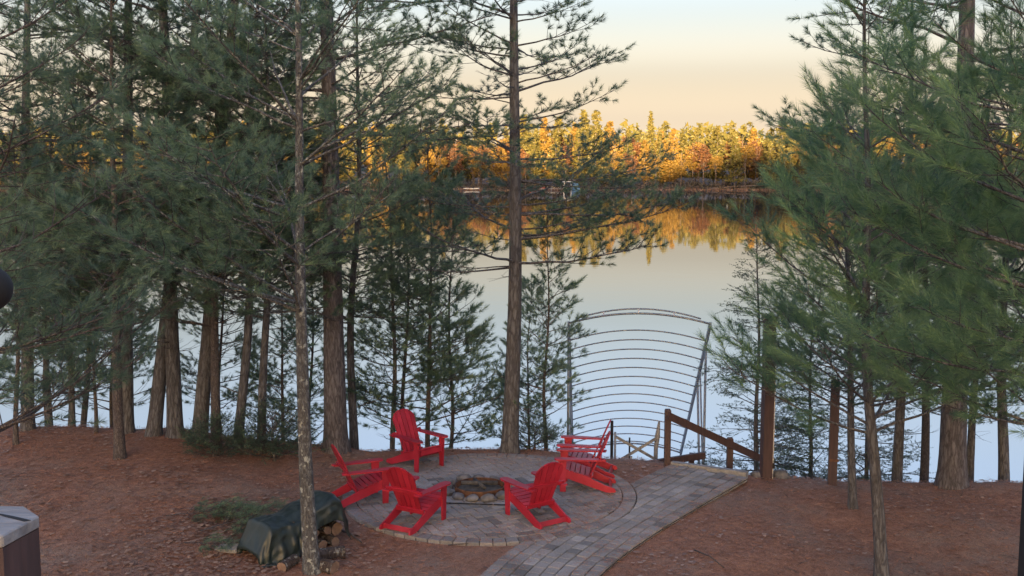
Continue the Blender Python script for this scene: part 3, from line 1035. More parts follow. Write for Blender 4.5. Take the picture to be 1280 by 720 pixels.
rng = random.Random(5)
KINDS = [('pine', 'far_pine', 5), ('spruce', 'far_pine', 1), ('broad', 'far_gold', 4), ('broad', 'far_russet', 2), ('pine', 'far_gold', 3)]
LAB = {('pine', 'far_pine'): ('pine_tree', 'sunlit green-gold pine in the wood across the lake', 'pines across the lake'),
       ('spruce', 'far_pine'): ('spruce_tree', 'narrow pointed spruce in the wood across the lake', 'spruces across the lake'),
       ('broad', 'far_gold'): ('autumn_tree', 'round-crowned golden autumn tree in the wood across the lake', 'golden trees across the lake'),
       ('broad', 'far_russet'): ('autumn_tree', 'round-crowned russet autumn tree in the wood across the lake', 'russet trees across the lake'),
       ('pine', 'far_gold'): ('larch_tree', 'yellow autumn larch in the wood across the lake', 'larches across the lake')}
protos = {}
for i, (k, mname, w) in enumerate(KINDS):
    for v in range(3):
        tm, cm = far_tree_mesh(k, 100 + i * 10 + v)
        tm.materials.append(M['far_bark'])
        cm.materials.append(M[mname])
        protos[(i, v)] = (tm, cm)
spots = []
for row in range(4):
    x = -150.0 - row * 2
    while x < 150:
        dense = -35 < x < 100
        spots.append((x + rng.uniform(-1.6, 1.6), row))
        x += (4.6 if row < 3 else 5.5) * (1.0 if dense else 1.75)
bag = [i for i, (_, _, w) in enumerate(KINDS) for _ in range(w)]
for (x, row) in spots[:298]:
    i = rng.choice(bag)
    v = rng.randrange(3)
    y = shore_y(x) + 2.5 + row * 7 + rng.uniform(-2.5, 2.5)
    h = rng.choice((rng.uniform(12, 17), rng.uniform(15, 21))) * (0.8 if row == 0 else 1.0)
    h *= 1 + 0.12 * math.exp(-((x - 30) / 22) ** 2)
    if KINDS[i][0] == 'broad':
        h *= 0.85
    nm, lab, grp = LAB[(KINDS[i][0], KINDS[i][1])]
    r = empty(nm, (x, y, far_z(x, y) - 0.1), rng.uniform(0, 6.28))
    s = h * rng.uniform(.85, 1.2)
    r.scale = (s, s, h)
    tag(r, lab, 'tree', grp)
    obj('trunk', protos[(i, v)][0], None, r)
    obj('crown', protos[(i, v)][1], None, r, kind='stuff')

# bare brush along the far waterline, and the deeper wood behind
g = np.random.default_rng(77)
def scatter_blades(name, n, mat, xr, fy_, hr, wr, spread):
    x = g.uniform(xr[0], xr[1], n)
    sy = np.array([shore_y(a) for a in x])
    y = sy + fy_(n)
    z = np.array([far_z(a, b) for a, b in zip(x, y)])
    h = g.uniform(hr[0], hr[1], n)
    B = np.stack([x, y, z], 1)
    V = np.empty((n, 3, 3))
    V[:, 0] = B + np.stack([-g.uniform(wr[0], wr[1], n), g.normal(0, .1, n), np.zeros(n)], 1)
    V[:, 1] = B + np.stack([g.uniform(wr[0], wr[1], n), g.normal(0, .1, n), np.zeros(n)], 1)
    V[:, 2] = B + np.stack([g.normal(0, spread, n), g.normal(0, spread, n), h], 1)
    return obj(name, fast_mesh(name, V.reshape(-1, 3), np.arange(n * 3).reshape(-1, 3), np.repeat(g.random(n), 3)), mat, kind='stuff')
o = scatter_blades('shore_brush', 9000, M['brush'], (-160, 160), lambda n: 0.6 + np.abs(g.normal(0, 4, n)), (0.3, 1.3), (.03, .07), 0.5)
tag(o, 'bare mauve-grey brush along the far waterline', 'brush')
o = scatter_blades('marsh_grass', 9000, M['leaf'], (-160, 160), lambda n: g.uniform(-0.3, 3.5, n), (0.2, 0.6), (.05, .12), 0.2)
tag(o, 'dry tawny marsh grass at the edge of the far shore', 'grass')

V, T = [], []
for k in range(620):
    x = g.uniform(-160, 160)
    y = shore_y(x) + 0.8 + abs(g.normal(0, 2.6))
    h, w, z0_, tn = g.uniform(0.8, 3.0), g.uniform(.8, 1.8), 0, g.random()
    z0_ = far_z(x, y)
    for q in range(34):
        c = np.array([x, y, z0_ + h * g.random()]) + np.append(g.normal(0, w * .5, 2), 0)
        V.append(c + g.normal(0, .26, (3, 3)))
        T += [tn * .7 + .3 * g.random()] * 3
V = np.array(V).reshape(-1, 3)
o = obj('shore_thicket', fast_mesh('shore_thicket', V, np.arange(len(V)).reshape(-1, 3), T), M['thicket'], kind='stuff')
tag(o, 'low dark thicket along the foot of the wood across the lake', 'thicket')
V, T = [], []
for k in range(1500):
    x, y = g.uniform(-420, 420), 0
    y = shore_y(x) + g.uniform(36, 130)
    if abs(x) > 160:
        y = shore_y(x) + g.uniform(4, 110)
    h, w = g.uniform(13, 19), g.uniform(2.2, 3.6)
    z0_ = far_z(x, y)
    for q in range(46):
        t = g.random() ** 0.8
        c = np.array([x, y, z0_ + h * (.22 + .76 * t)]) + np.append(g.normal(0, w * .5 * (1.08 - t), 2), 0)
        V.append(c + g.normal(0, .75, (3, 3)))
        T += [g.random() * .8] * 3
V = np.array(V).reshape(-1, 3)
o = obj('forest', fast_mesh('forest', V, np.arange(len(V)).reshape(-1, 3), T), M['far_pine'], kind='stuff')
tag(o, 'continuous wood rising behind the trees across the lake', 'forest')

# ------------------------------------------------------------------ red garden chairs
def make_chair():
    root = empty('garden_chair')
    m = M['red']
    # side rails: long boards that run from the front legs down to the ground behind
    for sx in (-1, 1):
        x = sx * 0.265
        MB().prism([(0.39, 0.375), (0.39, 0.255), (-0.26, 0.035), (-0.36, 0.0), (-0.50, 0.0), (-0.525, 0.02), (-0.50, 0.07), (-0.36, 0.115), (-0.12, 0.225), (0.02, 0.285)],
                   'x', x - 0.013, x + 0.013).build('side_rail', m, root)
        MB().prism([(0.30, 0.0), (0.395, 0.0), (0.41, 0.30), (0.43, 0.535), (0.29, 0.535), (0.30, 0.30)], 'x', x + sx * 0.0145, x + sx * 0.0395).build('front_leg', m, root)
        # flat arm, wide and rounded in front
        px = x + sx * 0.03
        poly = [(px - 0.070, -0.34), (px + 0.035, -0.36), (px + 0.070, 0.10), (px + 0.078, 0.40), (px + 0.06, 0.465), (px + 0.02, 0.49), (px - 0.03, 0.49), (px - 0.068, 0.46), (px - 0.078, 0.38)]
        if sx < 0:
            poly = [(2 * px - a, b) for a, b in poly][::-1]
        v = MB().prism(poly, 'z', 0.537, 0.560)
        v.build('arm', m, root)
    # seat slats
    for k in range(6):
        y = 0.385 - k * 0.083
        z = 0.385 - (0.385 - y) * 0.30
        Mx = Matrix.Rotation(math.atan(0.30), 3, 'X')
        MB().box((0, y - 0.02, z), (0.556, 0.072, 0.020), Mx).build('seat_slat', m, root)
    MB().box((0, 0.405, 0.335), (0.500, 0.020, 0.085)).build('front_apron', m, root)
    # reclined back: five boards with an arched top
    tilt = R(24)
    by, bz = -0.075, 0.215
    def back(x, h, d=0.0):
        return (x, by - math.sin(tilt) * h - math.cos(tilt) * d, bz + math.cos(tilt) * h - math.sin(tilt) * d)
    W0, W1, n = 0.40, 0.53, 5
    gap = 0.013
    for i in range(n):
        def ex(f, h):
            w = W0 + (W1 - W0) * h / 0.78
            return (-0.5 + f) * w
        f0, f1 = i / n, (i + 1) / n
        tops = []
        for q in range(5):
            f = f0 + (f1 - f0) * q / 4
            xx = (f - 0.5) * 2
            hh = 0.82 - 0.155 * abs(xx) ** 2.4
            g_ = gap / 2 * (1 if q == 0 else (-1 if q == 4 else 0))
            tops.append((ex(f, hh) + g_, hh))
        poly = [(ex(f0, 0) + gap / 2, 0), (ex(f1, 0) - gap / 2, 0)] + tops[::-1]
        mb = MB()
        k = len(poly)
        vs = [back(x, h, 0) for x, h in poly] + [back(x, h, 0.019) for x, h in poly]
        fs = [tuple(range(k)), tuple(range(2 * k - 1, k - 1, -1))] + [(a, (a + 1) % k, k + (a + 1) % k, k + a) for a in range(k)]
        mb.add(vs, fs).build('back_slat', m, root)
    for h, w, hh, nm in ((0.035, 0.50, 0.075, 'lower_back_rail'), (0.40, 0.655, 0.06, 'upper_back_rail')):
        mb = MB()
        vs = [back(sx * w / 2, h + a, d) for d in (0.0195, 0.042) for a in (-hh / 2, hh / 2) for sx in (-1, 1)]
        mb.add(vs, [(0, 1, 3, 2), (4, 6, 7, 5), (0, 4, 5, 1), (2, 3, 7, 6), (0, 2, 6, 4), (1, 5, 7, 3)]).build(nm, m, root)
    MB().box((0, -0.43, 0.045), (0.503, 0.022, 0.075), Matrix.Rotation(R(-22), 3, 'X')).build('rear_stretcher', m, root)
    return root
chair0 = make_chair()
CH = [(-1.58, 17.42, -135, 'red slatted garden chair at the back of the patio facing the house'),
      (-2.26, 15.52, -66, 'red slatted garden chair beside the tarped wood pile'),
      (-1.35, 14.52, -30, 'red slatted garden chair turned from the house, its tail towards the bare needle strip'),
      (0.34, 14.76, 34, 'red slatted garden chair turned from the house on the side where the brick path runs'),
      (1.12, 16.2, 84, 'red slatted garden chair before its twin, by the path bend'),
      (1.20, 16.98, 80, 'red slatted garden chair behind its twin, next to the metal canopy frame')]
for i, (x, y, rz, lab) in enumerate(CH):
    c = chair0 if i == 0 else copy_tree(chair0, (0, 0, 0))
    c.location = (x, y, TOP + 0.002)
    c.scale = (0.92, 0.92, 0.92)
    c.rotation_euler = (0, 0, R(rz))
    tag(c, lab, 'chair', 'red garden chairs round the fire pit')

# ------------------------------------------------------------------ fire pit
def boulder(seed, s):
    bm = bmesh.new()
    bmesh.ops.create_icosphere(bm, subdivisions=3, radius=1.0)
    for v in bm.verts:
        p = v.co * 1.0
        k = 1 + 0.30 * mnoise.noise(p * 1.1 + Vector((seed * 3.7, 0, 0))) + 0.10 * mnoise.noise(p * 3.1 + Vector((0, seed * 2.1, 0)))
        q = p * k
        v.co = Vector((q.x * s[0], q.y * s[1], max(q.z, -0.62) * s[2]))
    me = bpy.data.meshes.new('stone')
    bm.to_mesh(me)
    bm.free()
    me.polygons.foreach_set('use_smooth', [True] * len(me.polygons))
    me.materials.append(M['stone'])
    return me
fx_, fy_ = FIRE
pit = empty('fire_pit', (fx_, fy_, TOP))
tag(pit, 'round stone fire pit with a rusty iron ring in the middle of the patio', 'fire pit')
rg = random.Random(4)
ring = MB()
nn = 40
vs, fs = [], []
for i in range(nn):
    a = 2 * math.pi * i / nn
    for r, z in ((0.385, 0.0), (0.385, 0.09), (0.372, 0.09), (0.372, 0.0)):
        vs.append((r * math.cos(a), r * math.sin(a), z))
for i in range(nn):
    j = (i + 1) % nn
    for k in range(4):
        k2 = (k + 1) % 4
        fs.append((i * 4 + k, j * 4 + k, j * 4 + k2, i * 4 + k2))
ring.add(vs, fs).build('iron_ring', M['rust'], pit)
MB().tube([(0.378 * math.cos(2 * math.pi * i / 40), 0.378 * math.sin(2 * math.pi * i / 40), 0.093) for i in range(41)], 0.010, 6).build('ring_rim', M['rust'], pit, smooth=True)
ashm = MB()
vs = [(0, 0, 0.06)] + [(0.34 * r * math.cos(a), 0.34 * r * math.sin(a), 0.06 - 0.04 * r + 0.02 * rg.random()) for r in (0.5, 1.0) for a in [2 * math.pi * i / 16 for i in range(16)]]
fs = [(0, 1 + i, 1 + (i + 1) % 16) for i in range(16)] + [(1 + i, 17 + i, 17 + (i + 1) % 16, 1 + (i + 1) % 16) for i in range(16)]
ashm.add(vs, fs).build('ash_bed', M['ash'], pit)
NST = 13
for i in range(NST):
    a = 2 * math.pi * (i + 0.35) / NST
    s = rg.uniform(0.09, 0.145)
    me = boulder(i + 1, (s * rg.uniform(.95, 1.15), s * rg.uniform(.8, 1.0), s * rg.uniform(.5, .85)))
    o = obj('stone', me, None, pit)
    r = 0.50 + rg.uniform(-.02, .03)
    o.location = (r * math.cos(a), r * math.sin(a), s * 0.40)
    o.rotation_euler = (rg.uniform(-.15, .15), rg.uniform(-.15, .15), a + 1.57 + rg.uniform(-.4, .4))
for (a0, a1, r) in ((0.3, 3.2, .035), (1.9, 5.0, .03)):
    MB().tube([(0.28 * math.cos(a0), 0.28 * math.sin(a0), .10), (0.28 * math.cos(a1), 0.28 * math.sin(a1), .13)], r, 7).build('charred_log', M['ash'], pit, smooth=True)
p0, p1 = Vector((-0.90, 15.36, TOP + .014)), Vector((-0.05, 15.27, TOP + .014))
pk = empty('fire_poker', p0)
tag(pk, 'thin black iron poker lying on the pavers before the fire pit', 'poker')
MB().tube([(0, 0, 0), p1 - p0], 0.009, 6).build('shaft', M['black'], pk, smooth=True)
MB().tube([(p1 - p0) * 0.0 + Vector((-.09, .01, 0)), Vector((0, 0, 0))], [0.013, 0.013], 6).build('handle', M['black'], pk, smooth=True)

# ------------------------------------------------------------------ stair, rails and posts
def timber(mb, a, b, w, h):
    a, b = Vector(a), Vector(b)
    d = (b - a)
    L_ = d.length
    d.normalize()
    up = Vector((0, 0, 1)) if abs(d.z) < 0.95 else Vector((0, 1, 0))
    s = d.cross(up).normalized()
    u = s.cross(d).normalized()
    vs = [p + s * (sx * w / 2) + u * (sz * h / 2) for p in (a, b) for sz in (-1, 1) for sx in (-1, 1)]
    return mb.add(vs, [(0, 1, 3, 2), (4, 6, 7, 5), (0, 4, 5, 1), (2, 3, 7, 6), (0, 2, 6, 4), (1, 5, 7, 3)])
def post_mesh(w, z0, z1, rounded=True, rz=0.0):
    """square post with a rounded-over top"""
    prof = [(w / 2, z0), (w / 2, z1 - w * 0.35)]
    if rounded:
        prof += [(w * 0.46, z1 - w * 0.16), (w * 0.34, z1 - w * 0.04), (w * 0.15, z1)]
    else:
        prof += [(w / 2, z1 - .012), (w / 2 - .012, z1)]
    vs, fs = [], []
    c, s = math.cos(rz), math.sin(rz)
    for r, z in prof:
        for x, y in ((-r, -r), (r, -r), (r, r), (-r, r)):
            vs.append((x * c - y * s, x * s + y * c, z))
    for i in range(len(prof) - 1):
        for k in range(4):
            k2 = (k + 1) % 4
            fs.append((i * 4 + k, i * 4 + k2, i * 4 + 4 + k2, i * 4 + 4 + k))
    fs.append((0, 3, 2, 1))
    e = (len(prof) - 1) * 4
    fs.append((e, e + 1, e + 2, e + 3))
    return MB().add(vs, fs)

edge_a, edge_b = Vector((2.66, 17.50, TOP - 0.02)), Vector((3.78, 16.90, TOP - 0.02))
st = empty('staircase', (3.2, 17.2, 0))
tag(st, 'timber stair going down to the lake from the end of the brick path', 'staircase')
st_o = Vector((3.2, 17.2, 0))
timber(MB(), edge_a - st_o, edge_b - st_o, 0.10, 0.12).build('top_nosing', M['grey_wood'], st)
sdir = Vector((0.49, 0.87, 0))
for k in range(1, 7):
    c = sdir * (0.05 + 0.30 * k)
    e = (edge_b - edge_a) * 0.46
    timber(MB(), c - Vector((e.x, e.y, 0.17 * k)), c + Vector((e.x, e.y, -0.17 * k)), 0.28, 0.045).build('tread', M['grey_wood'], st)
for sg in (-1, 1):
    e = (edge_b - edge_a) * 0.47 * sg
    e.z = 0
    timber(MB(), e + sdir * 0.08 + Vector((0, 0, -.13)), e + sdir * 1.95 + Vector((0, 0, -1.19)), 0.045, 0.20).build('stringer', M['stain'], st)

hr = empty('handrail', (2.58, 17.52, 0))
tag(hr, 'red-brown timber handrail sloping down from a round-topped post', 'handrail')
ho = Vector((2.58, 17.52, 0))
a = at(838, 520, 17.52) - ho
b = at(957, 575, 18.45) - ho
timber(MB(), a + (a - b).normalized() * 0.06 + Vector((0, -.07, 0)), b + Vector((0, -.07, 0)), 0.045, 0.125).build('rail', M['stain'], hr)
post_mesh(0.10, -0.35, at(838, 511, 17.52).z).build('post', M['stain'], hr)
for px, py in ((911, 545), (955, 566)):
    t = (px - 838) / (957 - 838)
    q = a.lerp(b, t)
    o = post_mesh(0.10, -2.2, q.z + 0.11).build('post', M['stain'], hr)
    o.location = (q.x, q.y, 0)
lr_ = empty('handrail', at(792, 583, 18.5))
tag(lr_, 'low dark rail behind the round-topped post, nearer the canopy frame', 'handrail')
lo = Vector(lr_.location)
timber(MB(), (0, 0, 0), at(881, 569, 18.9) - lo, 0.06, 0.12).build('rail', M['stain'], lr_)
for px, py, Y in ((800, 582, 18.56), (866, 571, 18.88)):
    q = at(px, py, Y) - lo
    timber(MB(), q + Vector((0, .06, .05)), q + Vector((-.12, .06, -1.3)), .09, .09).build('post', M['stain'], lr_)

tp = empty('timber_post', ground_at(957, 598))
tag(tp, 'tall square red-brown post with a thin pale conduit, beside the stair', 'post')
post_mesh(0.16, -0.3, 2.62, False, R(8)).build('post_shaft', M['stain'], tp)
MB().tube([(0.10, -0.04, -0.2), (0.10, -0.04, 1.85)], 0.014, 6).build('conduit', M['white'], tp, smooth=True)
MB().box((0.10, -0.04, 0.22), (0.05, 0.05, 0.09)).build('junction_box', M['black'], tp)
MB().box((0, 0, 2.65), (0.21, 0.21, 0.05), Matrix.Rotation(R(8), 3, 'Z')).build('cap', M['stain'], tp)
tp2 = empty('timber_post', ground_at(1040, 606))
tag(tp2, 'shorter red-brown post half hidden among the hemlocks', 'post')
post_mesh(0.135, -0.3, 1.72, True, R(-12)).build('post_shaft', M['stain'], tp2)
MB().box((0, -0.071, 0.42), (0.145, 0.01, 0.04), Matrix.Rotation(R(-12), 3, 'Z')).build('bracket', M['rust'], tp2)
for k, (px, py, s, lab) in enumerate(((975, 597, .13, 'pale rock at the foot of the tall red-brown post'), (948, 596, .10, 'small grey rock between the stair edge and the tall post'))):
    q = ground_at(px, py)
    o = obj('rock', boulder(30 + k, (s * 1.3, s, s * .8)), None)
    o.location = (q.x, q.y, q.z + s * .2)
    tag(o, lab, 'rock')

# ------------------------------------------------------------------ boat canopy frame drawn up on the shore
cf = empty('canopy_frame', (0, 0, 0))
NL, NR = at(711, 404, 21.6), at(888, 405, 21.6)
FL, FR = at(716, 566, 26.6), at(851, 566, 26.6)
base_c = (NL + NR) / 2
base_c.z = ground_z(base_c.x, base_c.y)
cf.location = base_c
tag(cf, 'galvanised boat canopy frame with arched ribs propped up at the water', 'canopy frame')
NL, NR, FL, FR = [p - base_c for p in (NL, NR, FL, FR)]
nrm = (FL - NL).cross(NR - NL).normalized()
if nrm.z < 0:
    nrm = -nrm
def bow(t, sag, lift=0.0):
    l, r = NL.lerp(FL, t), NR.lerp(FR, t)
    return [l.lerp(r, k / 16) + nrm * (sag * (1 - (2 * k / 16 - 1) ** 2) + lift) for k in range(17)]
ts = [0.0] + [((i + 0.9) / 15.2) ** 1.06 for i in range(1, 15)] + [1.0]
for i, t in enumerate(ts):
    MB().tube(bow(t, 0.26 if 0 < i else 0.24), 0.024 if i in (0, 15) else 0.0155, 6).build('rib', M['galv'], cf, smooth=True)
MB().tube(bow(0.0, 0.30, 0.05)[1:-1], 0.018, 6).build('end_rib', M['galv'], cf, smooth=True)
for k in (4, 8, 12):
    p, q = bow(0.0, 0.24)[k], bow(0.0, 0.30, 0.05)[k]
    MB().tube([p, q], 0.016, 6).build('connector', M['white'], cf)
for l, r in ((NL, FL), (NR, FR)):
    timber(MB(), l, r, 0.055, 0.085).build('side_beam', M['galv'], cf)
def gz(p):
    return ground_z(p.x + base_c.x, p.y + base_c.y) - base_c.z - 0.05
for p, dx in ((NL, 0.0), (NR.lerp(FR, 0.12), 0.0), (FL, 0), (FR, 0), (NR.lerp(FR, .38), .18), (NL.lerp(FL, .5), 0)):
    MB().tube([p, (p.x + dx, p.y, gz(p))], 0.028, 7).build('leg', M['galv'], cf, smooth=True)
q = NR.lerp(FR, 0.45)
MB().tube([NR.lerp(FR, .30), (q.x + .1, q.y - 1.2, gz(q + Vector((0.1, -1.2, 0))))], 0.02, 6).build('brace', M['galv'], cf, smooth=True)

# X-braced dock end beyond the patio
de = empty('dock_section', at(795, 578, 19.6))
tag(de, 'X-braced grey dock end standing up beyond the red chairs', 'dock section')
do = Vector(de.location)
def dp(px, py, Y=19.6):
    return at(px, py, Y) - do
for (px, ya, r, mt) in ((765, 526, .028, 'black'), (769, 540, .022, 'galv'), (787, 547, .016, 'black')):
    p = dp(px, ya)
    MB().tube([p, (p.x, p.y, -0.9)], r, 6).build('post', M[mt], de, smooth=True)
p = dp(824, 527)
MB().tube([p, dp(822, 545), dp(820, 560), (p.x - .06, p.y, -0.9)], [.02, .05, .04, .045], 7).build('weathered_post', M['grey_wood'], de, smooth=True)
timber(MB(), dp(770, 546), dp(821, 575), .03, .05).build('cross_brace', M['grey_wood'], de)
timber(MB(), dp(772, 577, 19.56), dp(820, 548, 19.56), .03, .05).build('cross_brace', M['grey_wood'], de)
MB().box(dp(785, 573, 19.7), (0.16, .02, .09)).build('tag_plate', M['white'], de)

# ------------------------------------------------------------------ wood pile under its tarp
stack_o = Vector((-2.78, 13.62, 0))
ax = Vector((0.75, 0.66, 0)).normalized()
ac = Vector((0.66, -0.75, 0)).normalized()
def log_mesh(seed, L_):
    rgl = random.Random(seed)
    n = 9
    r = rgl.uniform(.062, .09)
    split = rgl.random() < 0.6
    ring_ = []
    for k in range(n):
        a_ = 2 * math.pi * k / n
        rr = r * (1 + rgl.uniform(-.1, .1))
        if split and k in (3, 4, 5):
            rr *= 0.55
        ring_.append((rr * math.cos(a_), rr * math.sin(a_)))
    vs = [(-L_ / 2, y, z) for y, z in ring_] + [(L_ / 2, y, z) for y, z in ring_]
    fs = [tuple(range(n - 1, -1, -1)), tuple(range(n, 2 * n))] + [(k, (k + 1) % n, n + (k + 1) % n, n + k) for k in range(n)]
    me = mesh_from('firewood_log', vs, fs)
    me.materials.append(M['log_bark'])
    me.materials.append(M['log_end'])
    me.polygons[0].material_index = me.polygons[1].material_index = 1
    if split:
        for k in (4, 5, 6):
            me.polygons[k + 1].material_index = 1
    return me
LM = [log_mesh(i, 0.46) for i in range(6)]
rl = random.Random(17)
ang_c = math.atan2(ac.y, ac.x)
for row in range(3):
    for k in range(6 - (row > 1)):
        c = stack_o + ax * (-0.50 + 0.175 * k + (0.085 if row % 2 else 0)) + ac * rl.uniform(-.05, .05)
        o = obj('firewood_log', LM[rl.randrange(6)], None)
        o.location = (c.x, c.y, ground_z(c.x, c.y) + 0.075 + row * 0.145)
        o.rotation_euler = (rl.uniform(0, 6.28), rl.uniform(-.05, .05), ang_c + rl.uniform(-.1, .1))
        if row == 2:
            lab, gr = 'split firewood log in the top row of the pile under the tarp', 'top row of firewood'
        elif row == 0:
            lab, gr = 'split firewood log in the bottom row of the pile on the ground', 'bottom row of firewood'
        else:
            lab, gr = 'split firewood log in the middle row of the pile', 'middle row of firewood'
        tag(o, lab, 'firewood', gr)
for k, (px, py, rz, lab) in enumerate(((414, 700, 20, 'grey firewood log fallen beside the lichened pine'), (360, 712, 70, 'split log lying on the leaves in front of the pile'), (405, 716, -30, 'short log end lying at the foot of the lichened pine'))):
    q = ground_at(px, py)
    o = obj('firewood_log', LM[k], None)
    o.location = (q.x, q.y + 0.05, q.z + .06)
    o.rotation_euler = (k, 0, R(rz))
    o.scale = (0.7, 1, 1)
    tag(o, lab, 'firewood')
# tarp: draped over the stack, long down the near end
nu, nv = 70, 76
vs = []
for j in range(nv + 1):
    v = j / nv
    for i in range(nu + 1):
        u = i / nu
        s = -0.74 + 1.32 * u
        edge = max(0.0, -0.56 - s) * 2.2 + max(0.0, s - 0.46) * 2.0       # hangs over the ends of the stack
        top = 0.49 + 0.06 * math.sin(s * 5) - edge + 0.07 * u + 0.05 * mnoise.noise(Vector((s * 4, 8, 2)))
        front = 0.72 * sstep(0.52, 0.20, u) + 0.13 + 0.10 * mnoise.noise(Vector((s * 3, 1, 1)))
        back_len = 0.45
        prof = -back_len - 0.26 + v * (back_len + 0.52 + front + 0.12)
        if prof < -0.27:
            c_, z = -0.27 + 0.12 * (prof + 0.27), top + (prof + 0.27)
        elif prof > 0.27:
            c_, z = 0.27 + 0.16 * (prof - 0.27), top - (prof - 0.27)
        else:
            c_, z = prof, top + 0.05 * math.cos(prof * 5.8)
        hang = max(0.0, abs(prof) - .27)
        fold = math.sin(s * 21 + 3.0 * mnoise.noise(Vector((s * 2.2, prof * 1.5, 3))))
        w = 0.05 * (1 - abs(fold)) * min(1, hang * 4) + 0.05 * mnoise.noise(Vector((s * 3.1, prof * 2.4, 1.7)))
        w += 0.045 * (0.3 - abs(mnoise.noise(Vector((s * 6.0 + prof * 3, prof * 5.0 - s * 3, 5.0))))) + 0.012 * mnoise.noise(Vector((s * 15, prof * 13, 2.0)))
        p = stack_o + ax * s + ac * (c_ + w * (0.9 if abs(prof) > .27 else .3))
        zz = z + w * (0.8 if abs(prof) <= .27 else .2)
        p.z = max(zz, ground_z(p.x, p.y) + 0.015 + 0.02 * abs(w) * 10)
        vs.append(p)
fs = [(j * (nu + 1) + i, j * (nu + 1) + i + 1, (j + 1) * (nu + 1) + i + 1, (j + 1) * (nu + 1) + i) for j in range(nv) for i in range(nu)]
tm = mesh_from('tarp', vs, fs, True)
tarp = obj('tarp', tm, M['tarp'])
sm = tarp.modifiers.new('thickness', 'SOLIDIFY')
sm.thickness = 0.006
tag(tarp, 'crumpled dark green tarp draped over the firewood pile', 'tarp')

# cut boughs, a pale slab and brush on the slope
bough = make_pine('pine_bough', 121, 1.1, 0.016, 0.12, lambda t: 0.55 * (1 - t) ** 0.6 + 0.08, whorl=0.10, nl=(2, 3), elev=(20, 45), upturn=0.2, wob=0.08,
                  bark=M['bark_young'], needles=M['needle_white'], per=26, nlen=0.09, nwid=0.0032, sub_gap=0.13, shoot_gap=0.11, shoot_len=0.12, tone0=0.5,
                  dense_to=9, max_shoots=900, inner=0.25)
for k, (px, py, rz, s, lab) in enumerate(((222, 652, 100, .75, 'small cut pine bough lying on its own up the slope'), (262, 640, 60, .8, 'cut pine bough at the top of the brush heap'),
                                          (268, 668, 130, 1.0, 'largest cut pine bough drooping over the brush heap'), (300, 660, 40, .8, 'cut pine bough between the brush heap and the tarp'), (240, 688, 75, .6, 'cut pine bough lowest on the brush heap beside the pale slab'))):
    q = ground_at(px, py)
    b_ = bough if k == 0 else copy_tree(bough, (0, 0, 0))
    b_.location = (q.x, q.y, q.z + 0.10)
    b_.rotation_euler = (Matrix.Rotation(R(rz), 3, 'Z') @ Matrix.Rotation(R(86), 3, 'X')).to_euler()
    b_.scale = (s * .8, s * 0.35, s * .8)
    tag(b_, lab, 'bough')
q = ground_at(286, 690)
o = MB().prism([(-.17, -.06), (.16, -.075), (.19, .01), (.12, .085), (-.14, .07)], 'z', 0, .055).build('wood_slab', M['grey_wood'], bevel=0.006)
o.location = (q.x, q.y, q.z + .02)
o.rotation_euler = (R(14), R(-6), R(-20))
tag(o, 'pale weathered slab of wood lying on the leaves by the tarp', 'slab')
for k, (a_, b_, r, lab) in enumerate((((345, 682), (372, 684), .012, 'grey stick lying on the leaves against the tarp'), ((418, 663), (452, 681), .018, 'long stick lying along the patio edge by the wood pile'), ((868, 690), (905, 712), .010, 'crooked twig lying on the needles near the slim bristling pine'), ((560, 684), (640, 681), .008, 'thin stick lying along the front edge of the patio'))):
    p, q = ground_at(*a_), ground_at(*b_)
    o = MB().tube([Vector((0, 0, 0)), (q - p) * .5 + Vector((0.02, .02, .02)), q - p], [r, r * .8, r * .5], 6).build('stick', M['bark_young'], smooth=True)
    o.location = p + Vector((0, 0, r + .015))
    tag(o, lab, 'stick')

# ------------------------------------------------------------------ house-side things at the frame's edge
dk = empty('deck_post', (-1.1, 2.19, 0))
tag(dk, 'red-brown deck post with a weathered grey top beside the house', 'post')
poly = [(.08, -.10), (.10, .02), (.04, .085), (-.06, .09), (-.10, .02), (-.085, -.10)]
MB().prism(poly, 'z', -0.2, 4.235).build('post_shaft', M['stain'], dk)
MB().prism([(x * 1.02, y * 1.02) for x, y in poly], 'z', 4.236, 4.262).build('top_cap', M['grey_wood'], dk, bevel=0.003)
MB().prism([(.088, -.018), (.098, -.010), (.045, .018), (-.015, .045), (.035, .012)], 'z', 4.2625, 4.2632).build('crack', M['black'], dk)
cl_ = empty('porch_column', (1.293, 2.55, 0))
tag(cl_, 'plain black porch column beside the house', 'column')
MB().box((0, 0, 3.6), (0.075, 0.075, 7.4)).build('shaft', M['black'], cl_, bevel=0.004)
MB().box((0, 0, 0.02), (0.14, 0.14, 0.12)).build('foot', M['black'], cl_, bevel=0.004)
gl = empty('ball_post', (at(-14, 361, 2.5).x - 0.22, 2.5, 0))
tag(gl, 'black ball held out on a bracket from a post beside the house', 'post')
gz_ = at(-14, 361, 2.5).z
MB().tube([(0, 0, -.2), (0, 0, gz_ + .06)], 0.02, 8).build('shaft', M['black'], gl, smooth=True)
MB().tube([(0, 0, gz_), (0.2, 0, gz_)], 0.010, 8).build('arm', M['black'], gl, smooth=True)
bm = bmesh.new()
bmesh.ops.create_uvsphere(bm, u_segments=24, v_segments=16, radius=0.053)
me = bpy.data.meshes.new('ball')
bm.to_mesh(me)
bm.free()
me.polygons.foreach_set('use_smooth', [True] * len(me.polygons))
obj('ball', me, M['black'], gl).location = (0.22, 0, gz_)

